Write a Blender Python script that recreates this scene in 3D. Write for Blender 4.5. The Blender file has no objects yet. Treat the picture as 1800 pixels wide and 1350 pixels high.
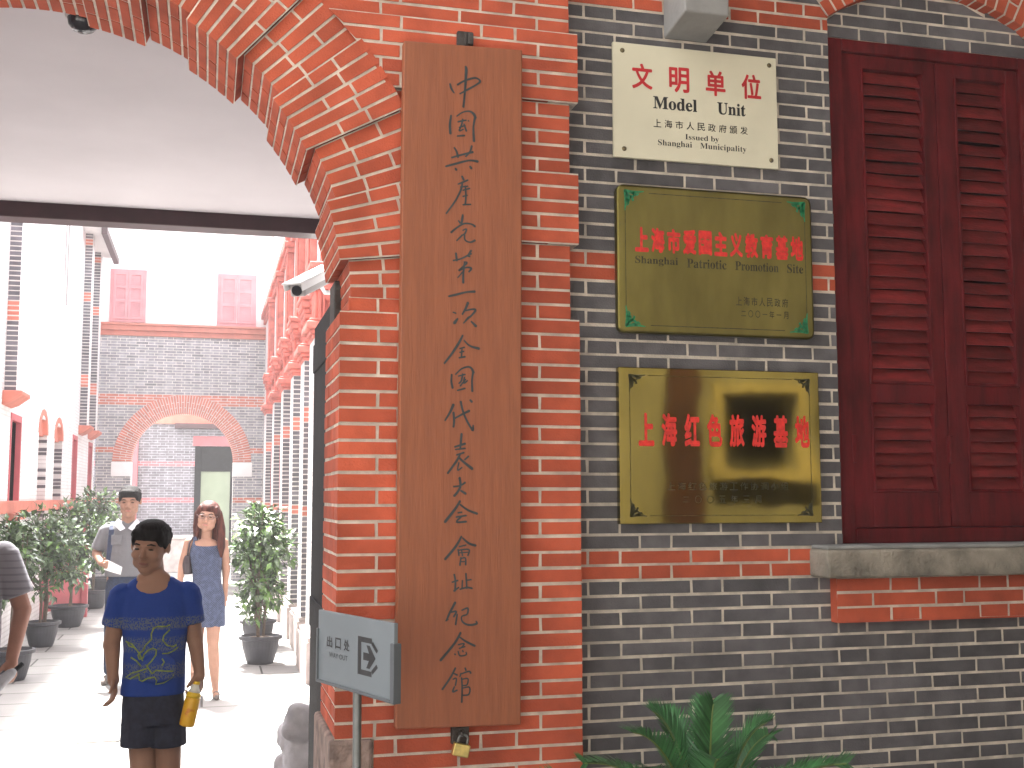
import bpy, bmesh, math, random
from mathutils import Vector, Matrix, noise
from mathutils.bvhtree import BVHTree
R = math.radians
rnd = random.Random(7)
S = bpy.context.scene
COL = S.collection

# ------------------------------------------------------------------ camera
F_PX, PITCH, YAW, ROLL = 2022.0, R(5.59), R(14.81), R(-0.085)
fw = Vector((math.sin(YAW)*math.cos(PITCH), math.cos(YAW)*math.cos(PITCH), math.sin(PITCH)))
rt = Vector((math.cos(YAW), -math.sin(YAW), 0))
up = rt.cross(fw)
rt2 = math.cos(ROLL)*rt + math.sin(ROLL)*up
up2 = -math.sin(ROLL)*rt + math.cos(ROLL)*up
cd = bpy.data.cameras.new('camera')
cam = bpy.data.objects.new('camera', cd)
COL.objects.link(cam)
cam.matrix_world = Matrix(((rt2.x, up2.x, -fw.x, 0), (rt2.y, up2.y, -fw.y, -3.646), (rt2.z, up2.z, -fw.z, 1.68), (0, 0, 0, 1)))
cd.sensor_width = 36
cd.lens = 36*F_PX/1800
cd.clip_start = 0.05
cd.clip_end = 500
S.camera = cam

# ------------------------------------------------------------------ light
SUN_EL, SUN_AZ = R(66), R(-12)         # high, from behind the alley (+y), a little to the left
wd = bpy.data.worlds.new('World')
S.world = wd
wd.use_nodes = True
nt = wd.node_tree
nt.nodes.clear()
sky = nt.nodes.new('ShaderNodeTexSky')
sky.sky_type = 'NISHITA'
sky.sun_disc = False
sky.sun_elevation = SUN_EL
sky.sun_rotation = SUN_AZ
sky.dust_density = 4.0
hsv = nt.nodes.new('ShaderNodeHueSaturation')
hsv.inputs['Saturation'].default_value = 0.22
bg = nt.nodes.new('ShaderNodeBackground')
bg.inputs['Strength'].default_value = 0.15
wo = nt.nodes.new('ShaderNodeOutputWorld')
nt.links.new(sky.outputs[0], hsv.inputs['Color'])
nt.links.new(hsv.outputs[0], bg.inputs['Color'])
nt.links.new(bg.outputs[0], wo.inputs[0])
sl = bpy.data.lights.new('sun', 'SUN')
sl.energy = 5.0
sl.angle = R(3.0)
sl.color = (1.0, 0.965, 0.92)
so = bpy.data.objects.new('sun', sl)
COL.objects.link(so)
sd = Vector((math.sin(SUN_AZ)*math.cos(SUN_EL), math.cos(SUN_AZ)*math.cos(SUN_EL), math.sin(SUN_EL)))
so.rotation_euler = sd.to_track_quat('Z', 'Y').to_euler()
so.location = (0, 10, 20)
S.view_settings.view_transform = 'Standard'
S.view_settings.look = 'None'
S.view_settings.exposure = 2.95
S.view_settings.gamma = 1.0

# ------------------------------------------------------------------ materials
def mat(name, col, rough=0.7, var=0.0, scale=8.0, bump=0.0, bscale=60.0, metal=0.0, tint=0.0, col2=None, spec=0.5, stretch=None, trans=0.0, coat=0.0, det=4.0, lo=0.35, hi=0.65, stain=0.0, sscale=1.3):
    m = bpy.data.materials.new(name)
    m.use_nodes = True
    t = m.node_tree
    b = t.nodes['Principled BSDF']
    b.inputs['Roughness'].default_value = rough
    b.inputs['Metallic'].default_value = metal
    b.inputs['Specular IOR Level'].default_value = spec
    b.inputs['Coat Weight'].default_value = coat
    b.inputs['Transmission Weight'].default_value = trans
    c4 = (*col, 1)
    b.inputs['Base Color'].default_value = c4
    tc = t.nodes.new('ShaderNodeTexCoord')
    vec = tc.outputs['Object']
    if stretch:
        mp = t.nodes.new('ShaderNodeMapping')
        mp.inputs['Scale'].default_value = stretch
        t.links.new(vec, mp.inputs['Vector'])
        vec = mp.outputs[0]
    out = None
    if var or col2:
        n = t.nodes.new('ShaderNodeTexNoise')
        n.inputs['Scale'].default_value = scale
        n.inputs['Detail'].default_value = det
        t.links.new(vec, n.inputs['Vector'])
        cr = t.nodes.new('ShaderNodeValToRGB')
        k = col2 or tuple(max(0, c*(1-var)) for c in col)
        k1 = col if col2 else tuple(min(1, c*(1+var)) for c in col)
        cr.color_ramp.elements[0].position = lo
        cr.color_ramp.elements[1].position = hi
        cr.color_ramp.elements[0].color = (*k, 1)
        cr.color_ramp.elements[1].color = (*k1, 1)
        t.links.new(n.outputs['Fac'], cr.inputs['Fac'])
        out = cr.outputs[0]
    if tint:
        a = t.nodes.new('ShaderNodeAttribute')
        a.attribute_name = 'tint'
        mr = t.nodes.new('ShaderNodeMapRange')
        mr.inputs['To Min'].default_value = 1-tint
        mr.inputs['To Max'].default_value = 1+tint
        t.links.new(a.outputs['Fac'], mr.inputs['Value'])
        mx = t.nodes.new('ShaderNodeVectorMath')
        mx.operation = 'SCALE'
        if out: t.links.new(out, mx.inputs[0])
        else: mx.inputs[0].default_value = col
        t.links.new(mr.outputs[0], mx.inputs['Scale'])
        out = mx.outputs[0]
    if stain:      # soot and damp: large soft-edged patches
        n3 = t.nodes.new('ShaderNodeTexNoise')
        n3.inputs['Scale'].default_value = sscale
        n3.inputs['Detail'].default_value = 9
        n3.inputs['Roughness'].default_value = 0.65
        m3 = t.nodes.new('ShaderNodeMapRange')
        m3.inputs['From Min'].default_value = 0.32
        m3.inputs['From Max'].default_value = 0.62
        m3.inputs['To Min'].default_value = 1-stain
        m3.inputs['To Max'].default_value = 1+stain*.25
        t.links.new(tc.outputs['Object'], n3.inputs['Vector'])
        t.links.new(n3.outputs['Fac'], m3.inputs['Value'])
        x3 = t.nodes.new('ShaderNodeVectorMath')
        x3.operation = 'SCALE'
        if out: t.links.new(out, x3.inputs[0])
        else: x3.inputs[0].default_value = col
        t.links.new(m3.outputs[0], x3.inputs['Scale'])
        out = x3.outputs[0]
    if out: t.links.new(out, b.inputs['Base Color'])
    if bump:
        n2 = t.nodes.new('ShaderNodeTexNoise')
        n2.inputs['Scale'].default_value = bscale
        n2.inputs['Detail'].default_value = 5
        t.links.new(vec, n2.inputs['Vector'])
        bp = t.nodes.new('ShaderNodeBump')
        bp.inputs['Strength'].default_value = bump
        bp.inputs['Distance'].default_value = 0.01
        t.links.new(n2.outputs['Fac'], bp.inputs['Height'])
        t.links.new(bp.outputs[0], b.inputs['Normal'])
    return m

def brick_mat(name, c1, c2, mortar, bw, bh, rough=0.5, axis='y', ms=0.012):
    m = bpy.data.materials.new(name)
    m.use_nodes = True
    t = m.node_tree
    b = t.nodes['Principled BSDF']
    b.inputs['Roughness'].default_value = rough
    tc = t.nodes.new('ShaderNodeTexCoord')
    sx = t.nodes.new('ShaderNodeSeparateXYZ')
    cx = t.nodes.new('ShaderNodeCombineXYZ')
    t.links.new(tc.outputs['Object'], sx.inputs[0])
    t.links.new(sx.outputs['Y' if axis == 'y' else 'X'], cx.inputs['X'])
    t.links.new(sx.outputs['Z' if axis != 'floor' else 'Y'], cx.inputs['Y'])
    br = t.nodes.new('ShaderNodeTexBrick')
    br.inputs['Color1'].default_value = (*c1, 1)
    br.inputs['Color2'].default_value = (*c2, 1)
    br.inputs['Mortar'].default_value = (*mortar, 1)
    br.inputs['Scale'].default_value = 1
    br.inputs['Mortar Size'].default_value = ms
    br.inputs['Mortar Smooth'].default_value = 0.2
    br.inputs['Brick Width'].default_value = bw
    br.inputs['Row Height'].default_value = bh
    t.links.new(cx.outputs[0], br.inputs['Vector'])
    n = t.nodes.new('ShaderNodeTexNoise')
    n.inputs['Scale'].default_value = 2.3
    n.inputs['Detail'].default_value = 8
    mr = t.nodes.new('ShaderNodeMapRange')
    mr.inputs['To Min'].default_value = 0.72
    mr.inputs['To Max'].default_value = 1.2
    t.links.new(tc.outputs['Object'], n.inputs['Vector'])
    t.links.new(n.outputs['Fac'], mr.inputs['Value'])
    mx = t.nodes.new('ShaderNodeVectorMath')
    mx.operation = 'SCALE'
    t.links.new(br.outputs['Color'], mx.inputs[0])
    t.links.new(mr.outputs[0], mx.inputs['Scale'])
    t.links.new(mx.outputs[0], b.inputs['Base Color'])
    bp = t.nodes.new('ShaderNodeBump')
    bp.inputs['Strength'].default_value = 0.4
    bp.inputs['Distance'].default_value = 0.004
    bp.invert = True
    t.links.new(br.outputs['Fac'], bp.inputs['Height'])
    t.links.new(bp.outputs[0], b.inputs['Normal'])
    return m

M = {}
M['red'] = mat('red_brick', (0.45, 0.090, 0.043), 0.85, 0.15, 9, 0.25, 160, tint=0.18, spec=.25, stain=.22, sscale=2.2)
M['redA'] = mat('alley_red_brick', (0.50, 0.165, 0.12), 0.7, 0.1, 6, tint=0.15)
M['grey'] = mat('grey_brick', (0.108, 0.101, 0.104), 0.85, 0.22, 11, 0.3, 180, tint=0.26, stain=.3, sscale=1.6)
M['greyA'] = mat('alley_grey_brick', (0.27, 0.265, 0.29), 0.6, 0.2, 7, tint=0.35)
M['mortar'] = mat('mortar', (0.60, 0.535, 0.445), 0.95, 0.18, 14, 0.4, 200, stain=.22, sscale=3.5)
M['greyB'] = mat('shaded_grey_brick', (0.125, 0.118, 0.135), 0.7, 0.2, 7, tint=0.3)  # darker copy of the alley grey, with shade put into its colour
M['mortarA'] = mat('pale_mortar', (0.62, 0.59, 0.56), 0.95, 0.1, 6)
M['glarebrick'] = brick_mat('glare_white_brick', (0.80, 0.79, 0.79), (0.74, 0.73, 0.73), (0.64, 0.62, 0.62), 0.24, 0.055, 0.45, 'y', 0.010)  # grazing glare on the alley side walls put into the brick colour
M['whitewall'] = mat('white_render', (0.82, 0.80, 0.79), 0.8, 0.03, 3, stain=.15, sscale=.8)
M['ceil'] = mat('white_ceiling_paint', (0.58, 0.545, 0.56), 0.85, 0.02, 2, stain=.07, sscale=1.1)
M['beam'] = mat('dark_maroon_paint', (0.045, 0.018, 0.022), 0.5, 0.2, 6)
M['maroon'] = mat('maroon_gloss_paint', (0.105, 0.007, 0.009), 0.5, 0.25, 5, 0.15, 30, stretch=(6, 6, 1), spec=.15, stain=.3, sscale=4)
M['maroonS'] = mat('maroon_slat_paint', (0.165, 0.018, 0.018), 0.28, 0.25, 7, 0.15, 25, stretch=(1.5, 6, 6), tint=0.3, spec=.55, stain=.3, sscale=5)
M['blownpink'] = mat('blown_out_pink_paint', (0.58, 0.25, 0.27), 0.6, 0.08, 5)  # overexposure of the upper shutters put into the paint colour
M['redpaint'] = mat('faded_red_paint', (0.44, 0.10, 0.115), 0.5, 0.1, 5)
M['redstone'] = mat('red_moulded_brick', (0.50, 0.135, 0.105), 0.6, 0.25, 10)
M['sill'] = mat('weathered_stone', (0.215, 0.19, 0.15), 0.95, 0.4, 9, 0.7, 70, det=8)
M['silltop'] = mat('cement_sill_top', (0.24, 0.24, 0.225), 0.9, 0.2, 8, 0.3, 90)
M['rough'] = mat('rough_brown_stone', (0.24, 0.17, 0.14), 0.95, 0.45, 14, 0.9, 60, det=8)
M['plinth'] = mat('pinkish_plinth_stone', (0.40, 0.34, 0.32), 0.85, 0.15, 9, 0.3, 50)
M['carved'] = mat('pale_carved_stone', (0.55, 0.54, 0.57), 0.9, 0.25, 7, 0.5, 40)
M['black'] = mat('black_gate_paint', (0.005, 0.005, 0.006), 0.7, 0.6, 12, 0.4, 60, spec=0.15)
M['iron'] = mat('dark_rusty_iron', (0.05, 0.042, 0.036), 0.7, 0.4, 20, 0.5, 90, metal=0.3)
M['wood'] = mat('reddish_brown_board', (0.265, 0.080, 0.030), 0.55, 0.09, 7, 0.12, 20, stretch=(9, 9, 0.7), det=9)
M['ink'] = mat('dark_green_black_ink', (0.022, 0.030, 0.032), 0.35, 0.2, 40)
M['ivory'] = mat('ivory_enamel_plate', (0.66, 0.62, 0.46), 0.4, 0.06, 3)
M['signred'] = mat('sign_red_paint', (0.50, 0.018, 0.022), 0.55, 0.12, 40)
M['signred2'] = mat('plaque_red_enamel', (0.62, 0.022, 0.014), 0.4, 0.2, 60)
M['signblk'] = mat('sign_black_paint', (0.02, 0.02, 0.02), 0.5)
M['etch'] = mat('etched_dark_lettering', (0.055, 0.05, 0.02), 0.6, 0.5, 50, metal=0.4)
M['green'] = mat('green_enamel', (0.012, 0.20, 0.075), 0.45, 0.3, 90)
M['screw'] = mat('tarnished_screw', (0.16, 0.13, 0.07), 0.5, 0.3, 60, metal=0.8)
def brass(name, c, rough, wave, ws):
    m = mat(name, c, rough, 0.32, 3.2, 0, metal=1.0, stretch=(2.2, 1, 0.8), det=7, lo=0.25, hi=0.75)
    t = m.node_tree
    b = t.nodes['Principled BSDF']
    tc = t.nodes['Texture Coordinate']
    n = t.nodes.new('ShaderNodeTexNoise')
    n.inputs['Scale'].default_value = ws
    n.inputs['Detail'].default_value = 1.5
    bp = t.nodes.new('ShaderNodeBump')
    bp.inputs['Strength'].default_value = wave
    bp.inputs['Distance'].default_value = 0.02
    t.links.new(tc.outputs['Object'], n.inputs['Vector'])
    t.links.new(n.outputs['Fac'], bp.inputs['Height'])
    t.links.new(bp.outputs[0], b.inputs['Normal'])
    return m
M['brassA'] = brass('dull_brass', (0.18, 0.155, 0.048), 0.28, 0.12, 4.0)
M['brassB'] = brass('polished_brass', (0.235, 0.185, 0.052), 0.05, 0.05, 4.0)
M['brassP'] = mat('yellow_brass_lock', (0.62, 0.48, 0.16), 0.35, 0.2, 40, metal=0.85)
M['steel'] = mat('grey_steel_pole', (0.20, 0.21, 0.20), 0.4, 0.1, 30, metal=0.7)
M['panel'] = mat('grey_sign_panel', (0.155, 0.178, 0.188), 0.45, 0.06, 4)
M['clip'] = mat('grey_plastic_clip', (0.085, 0.095, 0.10), 0.4)
M['floor'] = brick_mat('pale_stone_paving', (0.28, 0.27, 0.26), (0.23, 0.22, 0.215), (0.05, 0.046, 0.044), 1.1, 0.55, 0.75, 'floor', 0.011)
M['street'] = brick_mat('street_granite_paving', (0.30, 0.29, 0.28), (0.25, 0.245, 0.24), (0.12, 0.115, 0.11), 0.6, 0.3, 0.8, 'floor', 0.008)
M['pot'] = mat('dark_grey_plastic_pot', (0.036, 0.036, 0.045), 0.6, 0.15, 10)
M['soil'] = mat('dark_soil', (0.06, 0.04, 0.028), 0.95, 0.4, 30, 0.8, 60)
M['bark'] = mat('shrub_bark', (0.10, 0.075, 0.055), 0.9, 0.3, 20, 0.5, 60)
M['leaf'] = mat('glossy_leaf', (0.090, 0.135, 0.072), 0.25, 0.3, 5, tint=0.55, spec=0.6)
M['leaf2'] = mat('fresh_leaf', (0.11, 0.20, 0.055), 0.26, 0.3, 5, tint=0.5, spec=0.6)
M['cycad'] = mat('cycad_leaflet', (0.050, 0.160, 0.052), 0.42, 0.25, 12, tint=0.4)
M['rachis'] = mat('cycad_stalk', (0.16, 0.21, 0.055), 0.5)
M['white'] = mat('white_metal', (0.75, 0.75, 0.74), 0.4)
M['greymetal'] = mat('grey_metal', (0.33, 0.31, 0.30), 0.45)
M['bracket'] = mat('grey_cement_bracket', (0.27, 0.265, 0.25), 0.75, 0.14, 6, 0.25, 50)
M['glassdark'] = mat('dark_lens', (0.02, 0.02, 0.025), 0.15)
M['doorglass'] = mat('greenish_door_glass', (0.20, 0.235, 0.17), 0.12, 0.08, 2)
M['paper'] = mat('white_paper', (0.8, 0.8, 0.78), 0.8)
M['dark'] = mat('dark_interior', (0.02, 0.018, 0.02), 0.9)
M['surround'] = mat('ochre_window_surround', (0.24, 0.20, 0.13), 0.9, 0.2, 3)
M['oppwall'] = mat('ochre_render_opposite', (0.145, 0.135, 0.118), 0.9, 0.1, 1.2)

# ------------------------------------------------------------------ mesh tools
def origin(o):
    v = Vector((0, 0, 0))
    while o is not None:
        v += o.location
        o = o.parent
    return v

class MB:
    def __init__(s):
        s.v, s.f, s.m, s.t = [], [], [], []
    def face(s, pts, m=0, t=0.5):
        i = len(s.v)
        s.v.extend(tuple(p) for p in pts)
        s.f.append(tuple(range(i, i+len(pts))))
        s.m.append(m); s.t.append(t)
    def hexa(s, p, m=0, t=0.5, skip=()):
        # p: 0-3 near ring (ccw seen from outside), 4-7 far ring
        i = len(s.v)
        s.v.extend(tuple(q) for q in p)
        fs = [(0, 1, 2, 3), (7, 6, 5, 4), (0, 4, 5, 1), (1, 5, 6, 2), (2, 6, 7, 3), (3, 7, 4, 0)]
        for k, f in enumerate(fs):
            if k in skip: continue
            s.f.append(tuple(i+j for j in f)); s.m.append(m); s.t.append(t)
    def box(s, x0, x1, y0, y1, z0, z1, m=0, t=0.5):
        s.hexa([(x0, y0, z0), (x1, y0, z0), (x1, y0, z1), (x0, y0, z1), (x0, y1, z0), (x1, y1, z0), (x1, y1, z1), (x0, y1, z1)], m, t)
    def prism(s, prof, fn, m=0, t=0.5):
        # prof: 2D ccw outline; fn(a,b,k) -> 3D, k = 0 or 1
        n = len(prof); i = len(s.v)
        for k in (0, 1):
            s.v.extend(tuple(fn(a, b, k)) for a, b in prof)
        s.f.append(tuple(range(i, i+n))); s.f.append(tuple(range(i+2*n-1, i+n-1, -1)))
        for j in range(n):
            s.f.append((i+j, i+n+j, i+n+(j+1) % n, i+(j+1) % n))
        s.m.extend([m]*(n+2)); s.t.extend([t]*(n+2))
    def tube(s, pts, rad, seg=10, m=0, t=0.5, cap=True):
        P = [Vector(p) for p in pts]
        n = len(P); i = len(s.v)
        rads = rad if isinstance(rad, (list, tuple)) else [rad]*n
        for k, p in enumerate(P):
            d = (P[min(k+1, n-1)]-P[max(k-1, 0)]).normalized()
            a = d.orthogonal().normalized() if k == 0 else (a - d*a.dot(d)).normalized()
            b = d.cross(a)
            for j in range(seg):
                w = 2*math.pi*j/seg
                s.v.append(tuple(p + (a*math.cos(w)+b*math.sin(w))*rads[k]))
        for k in range(n-1):
            for j in range(seg):
                s.f.append((i+k*seg+j, i+k*seg+(j+1) % seg, i+(k+1)*seg+(j+1) % seg, i+(k+1)*seg+j)); s.m.append(m); s.t.append(t)
        if cap:
            s.f.append(tuple(i+j for j in reversed(range(seg)))); s.m.append(m); s.t.append(t)
            s.f.append(tuple(i+(n-1)*seg+j for j in range(seg))); s.m.append(m); s.t.append(t)
    def lathe(s, prof, c, seg=28, m=0, t=0.5):
        i = len(s.v); n = len(prof)
        for r, z in prof:
            for j in range(seg):
                w = 2*math.pi*j/seg
                s.v.append((c[0]+r*math.cos(w), c[1]+r*math.sin(w), c[2]+z))
        for k in range(n-1):
            for j in range(seg):
                s.f.append((i+k*seg+j, i+k*seg+(j+1) % seg, i+(k+1)*seg+(j+1) % seg, i+(k+1)*seg+j)); s.m.append(m); s.t.append(t)
    def build(s, name, mats, parent=None, smooth=False, bevel=0.0, loc=None, label=None, seg=2):
        me = bpy.data.meshes.new(name)
        o = bpy.data.objects.new(name, me)
        COL.objects.link(o)
        if parent is not None: o.parent = parent
        if loc is not None: o.location = Vector(loc) - (origin(parent) if parent is not None else Vector((0, 0, 0)))
        g = origin(o)
        me.from_pydata([(a-g.x, b-g.y, c-g.z) for a, b, c in s.v], [], s.f)
        for q in (mats if isinstance(mats, (list, tuple)) else [mats]): me.materials.append(M[q] if isinstance(q, str) else q)
        me.polygons.foreach_set('material_index', s.m)
        at = me.attributes.new('tint', 'FLOAT', 'FACE')
        at.data.foreach_set('value', s.t)
        if smooth: me.polygons.foreach_set('use_smooth', [True]*len(s.f))
        me.update()
        if bevel:
            bm = o.modifiers.new('bevel', 'BEVEL'); bm.width = bevel; bm.segments = seg; bm.limit_method = 'ANGLE'
        if label: o['label'] = label
        return o

def tag(o, label, cat, group=None, kind=None):
    if kind: o['kind'] = kind
    if label: o['label'] = label
    if cat: o['category'] = cat
    if group: o['group'] = group
    return o
def thing(name, label, cat, loc, group=None):
    o = bpy.data.objects.new(name, None)
    COL.objects.link(o)
    o.location = loc
    o.empty_display_size = 0.1
    return tag(o, label, cat, group)
def copy_tree(o, parent=None):
    c = o.copy(); COL.objects.link(c)
    if parent is not None: c.parent = parent
    for ch in list(o.children): copy_tree(ch, c)
    return c

# brickwork: rows of bricks standing 3 mm proud of their mortar, on any upright plane
GAP = 0.0102
def brickwork(mb, O, U, N, rows, spans, joints, matfn, mm=0, proud=0.003, jit=0.0012, gap=GAP):
    O, U, N = Vector(O), Vector(U), Vector(N)
    Z = Vector((0, 0, 1))
    flip = U.cross(Z).dot(N) < 0
    def P(u, v, d): return O + U*u + Z*v + N*d
    for r, (v0, v1) in enumerate(rows):
        for (a0, b0, a1, b1) in spans(r, v0, v1):      # bottom left/right, top left/right
            if b0-a0 < 0.01 and b1-a1 < 0.01: continue
            q = [P(a0, v0, -proud), P(b0, v0, -proud), P(b1, v1, -proud), P(a1, v1, -proud)]
            mb.face(q[::-1] if flip else q, mm)
            js = sorted(j for j in joints(r) if min(a0, a1)+0.012 < j < max(b0, b1)-0.012)
            ed = [None]+js+[None]
            for k in range(len(ed)-1):
                l, h = ed[k], ed[k+1]
                e = lambda: rnd.uniform(-jit, jit)
                g = gap/2
                bl = a0 if l is None else max(l+g, a0); tl = a1 if l is None else max(l+g, a1)
                br = b0 if h is None else min(h-g, b0); tr = b1 if h is None else min(h-g, b1)
                if br-bl < 0.004 and tr-tl < 0.004: continue
                br, tr = max(br, bl+0.001), max(tr, tl+0.001)
                w0, w1 = v0+g+e(), v1-g+e()
                d = rnd.uniform(-0.0008, 0.0008)
                p = [P(bl+e(), w0, d), P(br+e(), w0+e()*.5, d), P(tr+e(), w1+e()*.5, d), P(tl+e(), w1, d)]
                p2 = [x - N*(proud+d+0.001) for x in p]
                if flip: p = [p[1], p[0], p[3], p[2]]; p2 = [p2[1], p2[0], p2[3], p2[2]]
                mb.hexa(p+p2, matfn(r, (v0+v1)/2), min(1, max(0, rnd.gauss(0.5, 0.2))), skip=(1,))
def flemish(x0, P_, hf, lo, hi, par=0):
    def j(r):
        out = []
        k = math.floor((lo-x0)/P_)-1
        while x0+k*P_ < hi+P_:
            b = x0+k*P_
            if (r+par) % 2 == 0: out += [b, b+hf]
            else: c = b+hf+(P_-hf)/2; out += [c-hf/2, c+hf/2]
            k += 1
        return out
    return j
def rowlist(bounds): return list(zip(bounds[:-1], bounds[1:]))
def stepped(z0, z1, c):
    n = round((z1-z0)/c)
    return rowlist([z0+(z1-z0)*i/n for i in range(n+1)])

# voussoir ring lying in an upright plane facing -y
def ring(mb, cx, cz, r0, r1, yf, yb, a0, a1, n, mb_, mm, cuts=None, soffit=True, gap=GAP, segs=None):
    for i in range(n):
        A, B = a0+(a1-a0)*i/n, a0+(a1-a0)*(i+1)/n
        def P(r, a, y, o=0.0):
            aa = a + (o/r)
            return (cx+r*math.cos(aa), y, cz+r*math.sin(aa))
        g = gap/2
        rs = [r0]+[r0+(r1-r0)*c for c in (cuts[i % len(cuts)] if cuts else [])]+[r1]
        # mortar bed
        mb.face([P(r0, B, yf+.003), P(r0, A, yf+.003), P(r1, A, yf+.003), P(r1, B, yf+.003)], mm)
        if soffit: mb.face([P(r0+.003, A, yf), P(r0+.003, B, yf), P(r0+.003, B, yb), P(r0+.003, A, yb)], mm)
        pieces = []
        for k in range(len(rs)-1):
            pieces.append((rs[k]+(g if k else 0), rs[k+1]-(g if k < len(rs)-2 else 0), yf, yf+(0.11 if i % 2 else 0.2) if k == 0 else yf+0.10))
        if soffit:
            y = yf+(0.11 if i % 2 else 0.2); q = 0
            while y < yb-0.02:
                y2 = min(yb, y+(0.215 if (q+i) % 2 else 0.11)); q += 1
                pieces.append((r0, r0+0.09, y+g*2, y2))
                y = y2
        for (ra, rb, ya, yb2) in pieces:
            t = min(1, max(0, rnd.gauss(.5, .2)))
            d = rnd.uniform(-.0008, .0008)
            p = [P(ra, B, ya+d, -g), P(ra, A, ya+d, g), P(rb, A, ya+d, g), P(rb, B, ya+d, -g)]
            p2 = [(x, yb2, z) for x, _, z in p]
            mb.hexa(p+p2, mb_, t)
# ------------------------------------------------------------------ ground
g = MB(); g.face([(-40, -40, 0), (40, -40, 0), (40, 60, 0), (-40, 60, 0)])
tag(g.build('ground', 'street'), None, None, kind='structure')
g = MB(); g.box(-2.6, 1.6, -0.25, 25, 0.004, 0.012)
tag(g.build('alley_paving', 'floor'), None, None, kind='structure')

# ------------------------------------------------------------------ front gatehouse
HOUSE = thing('brick_gatehouse', 'nearest grey brick house front with red brick gate arch and maroon shuttered window', 'building', (-0.585, 0.2, 0))
CX, CZ, RA = -0.585, 2.30, 0.977
zI = lambda i: 2.509-(0.0503 if i >= 18 else 0.0482)*(i-18)
gb = [zI(i) for i in range(-10, 68)][::-1]
gb = [z for z in gb if z > 0.0]; gb = [0.0]+gb
GR = rowlist(gb)
NI = len(GR)
idx_of = lambda z: round(18+(2.509-z)/(0.0503 if z < 2.509 else 0.0482))
# window arch
WX0, WX1, WSP, WRISE = 2.165, 3.08, 3.435, 0.15
WC = (WX0+WX1)/2; WH = (WX1-WX0)/2
WRR = (WH*WH+WRISE*WRISE)/(2*WRISE); WCZ = WSP+WRISE-WRR
WRO = WRR+0.175
def chord(Rr, z):
    k = Rr*Rr-(z-WCZ)**2
    return math.sqrt(k) if k > 0 else 0.0
def gspans(r, v0, v1):
    L, H = 1.10, 6.0
    z = (v0+v1)/2
    if 1.42 < z < WSP: return [(L, WX0, L, WX0), (WX1, H, WX1, H)]
    if WSP <= z < WCZ+WRO:
        hf_ = lambda v: (WH+(v-WSP)*(WRO-WRR)*math.sin(math.asin(WH/WRR))/((WRO-WRR)*math.cos(math.asin(WH/WRR))) if v < WSP+(WRO-WRR)*math.cos(math.asin(WH/WRR)) else chord(WRO, v))
        a, b = hf_(max(v0, WSP)), hf_(v1)
        return [(L, WC-a, L, WC-b), (WC+a, H, WC+b, H)]
    return [(L, H, L, H)]
fj = flemish(1.223, 0.3668, 0.1127, 1.0, 6.0)
par = idx_of(GR[-1][0])   # parity anchor from the photograph's joint rows
def gjoint(r):
    i = idx_of(GR[r][1])
    return fj(i)
def gmat(r, z):
    i = idx_of(GR[r][1])
    if i in (18, 19, 38, 39, -2, -1): return 2
    if i in (58, 59): return 2
    return 1
w = MB()
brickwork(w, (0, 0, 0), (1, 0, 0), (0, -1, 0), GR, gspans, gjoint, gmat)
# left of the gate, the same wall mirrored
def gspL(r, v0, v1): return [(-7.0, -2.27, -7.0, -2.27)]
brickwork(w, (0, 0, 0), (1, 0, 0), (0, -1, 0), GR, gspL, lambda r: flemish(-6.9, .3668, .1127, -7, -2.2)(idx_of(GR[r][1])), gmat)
# rest of the wall, out of the frame above, its thickness and flank
ZT = GR[-1][1]
w.box(-7.0, 6.0, 0.0, 0.35, ZT, 8.2, 3)
w.box(1.16, WX0-.002, 0.006, 0.35, 0.02, ZT, 0)
w.box(WX1+.002, 5.998, 0.006, 0.35, 0.02, ZT, 0)
w.box(WX0-.001, WX1+.001, 0.008, 0.35, 0.02, 1.41, 0)
w.box(WX0-.001, WX1+.001, 0.2, 0.35, WSP-.03, ZT, 0)
w.box(-6.998, -2.33, 0.006, 0.35, 0.02, ZT, 0)
M['greyUp'] = brick_mat('grey_brick_upper', (0.11, 0.1, 0.1), (0.09, 0.085, 0.085), (.46, .4, .33), 0.24, 0.05, 0.85, 'x', 0.009)
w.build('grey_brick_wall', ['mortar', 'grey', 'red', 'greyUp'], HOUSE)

# window arch of red soldier bricks and its grey infill
a = MB()
ha = math.asin(WH/WRR)
ring(a, WC, WCZ, WRR, WRO, -0.004, 0.11, math.pi/2-ha, math.pi/2+ha, 22, 1, 0, cuts=[[.64], [.36]], soffit=True)
inf = [(3.372, 3.423), (3.423, 3.472), (3.472, 3.521), (3.521, 3.57), (3.57, 3.60)]
def isp(r, v0, v1):
    c0 = min(WH, chord(WRR, max(v0, WSP))); c1 = min(WH, chord(WRR, max(v1, WSP)))
    return [(WC-c0, WC+c0, WC-c1, WC+c1)]
brickwork(a, (0, 0.04, 0), (1, 0, 0), (0, -1, 0), inf, isp, flemish(2.32, .3668, .1127, 2, 3.2), lambda r, z: 2)
a.box(WX0, WX1, 0.05, 0.12, 3.37, 3.60, 0)
a.build('window_arch', ['mortar', 'red', 'grey'], HOUSE)

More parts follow.
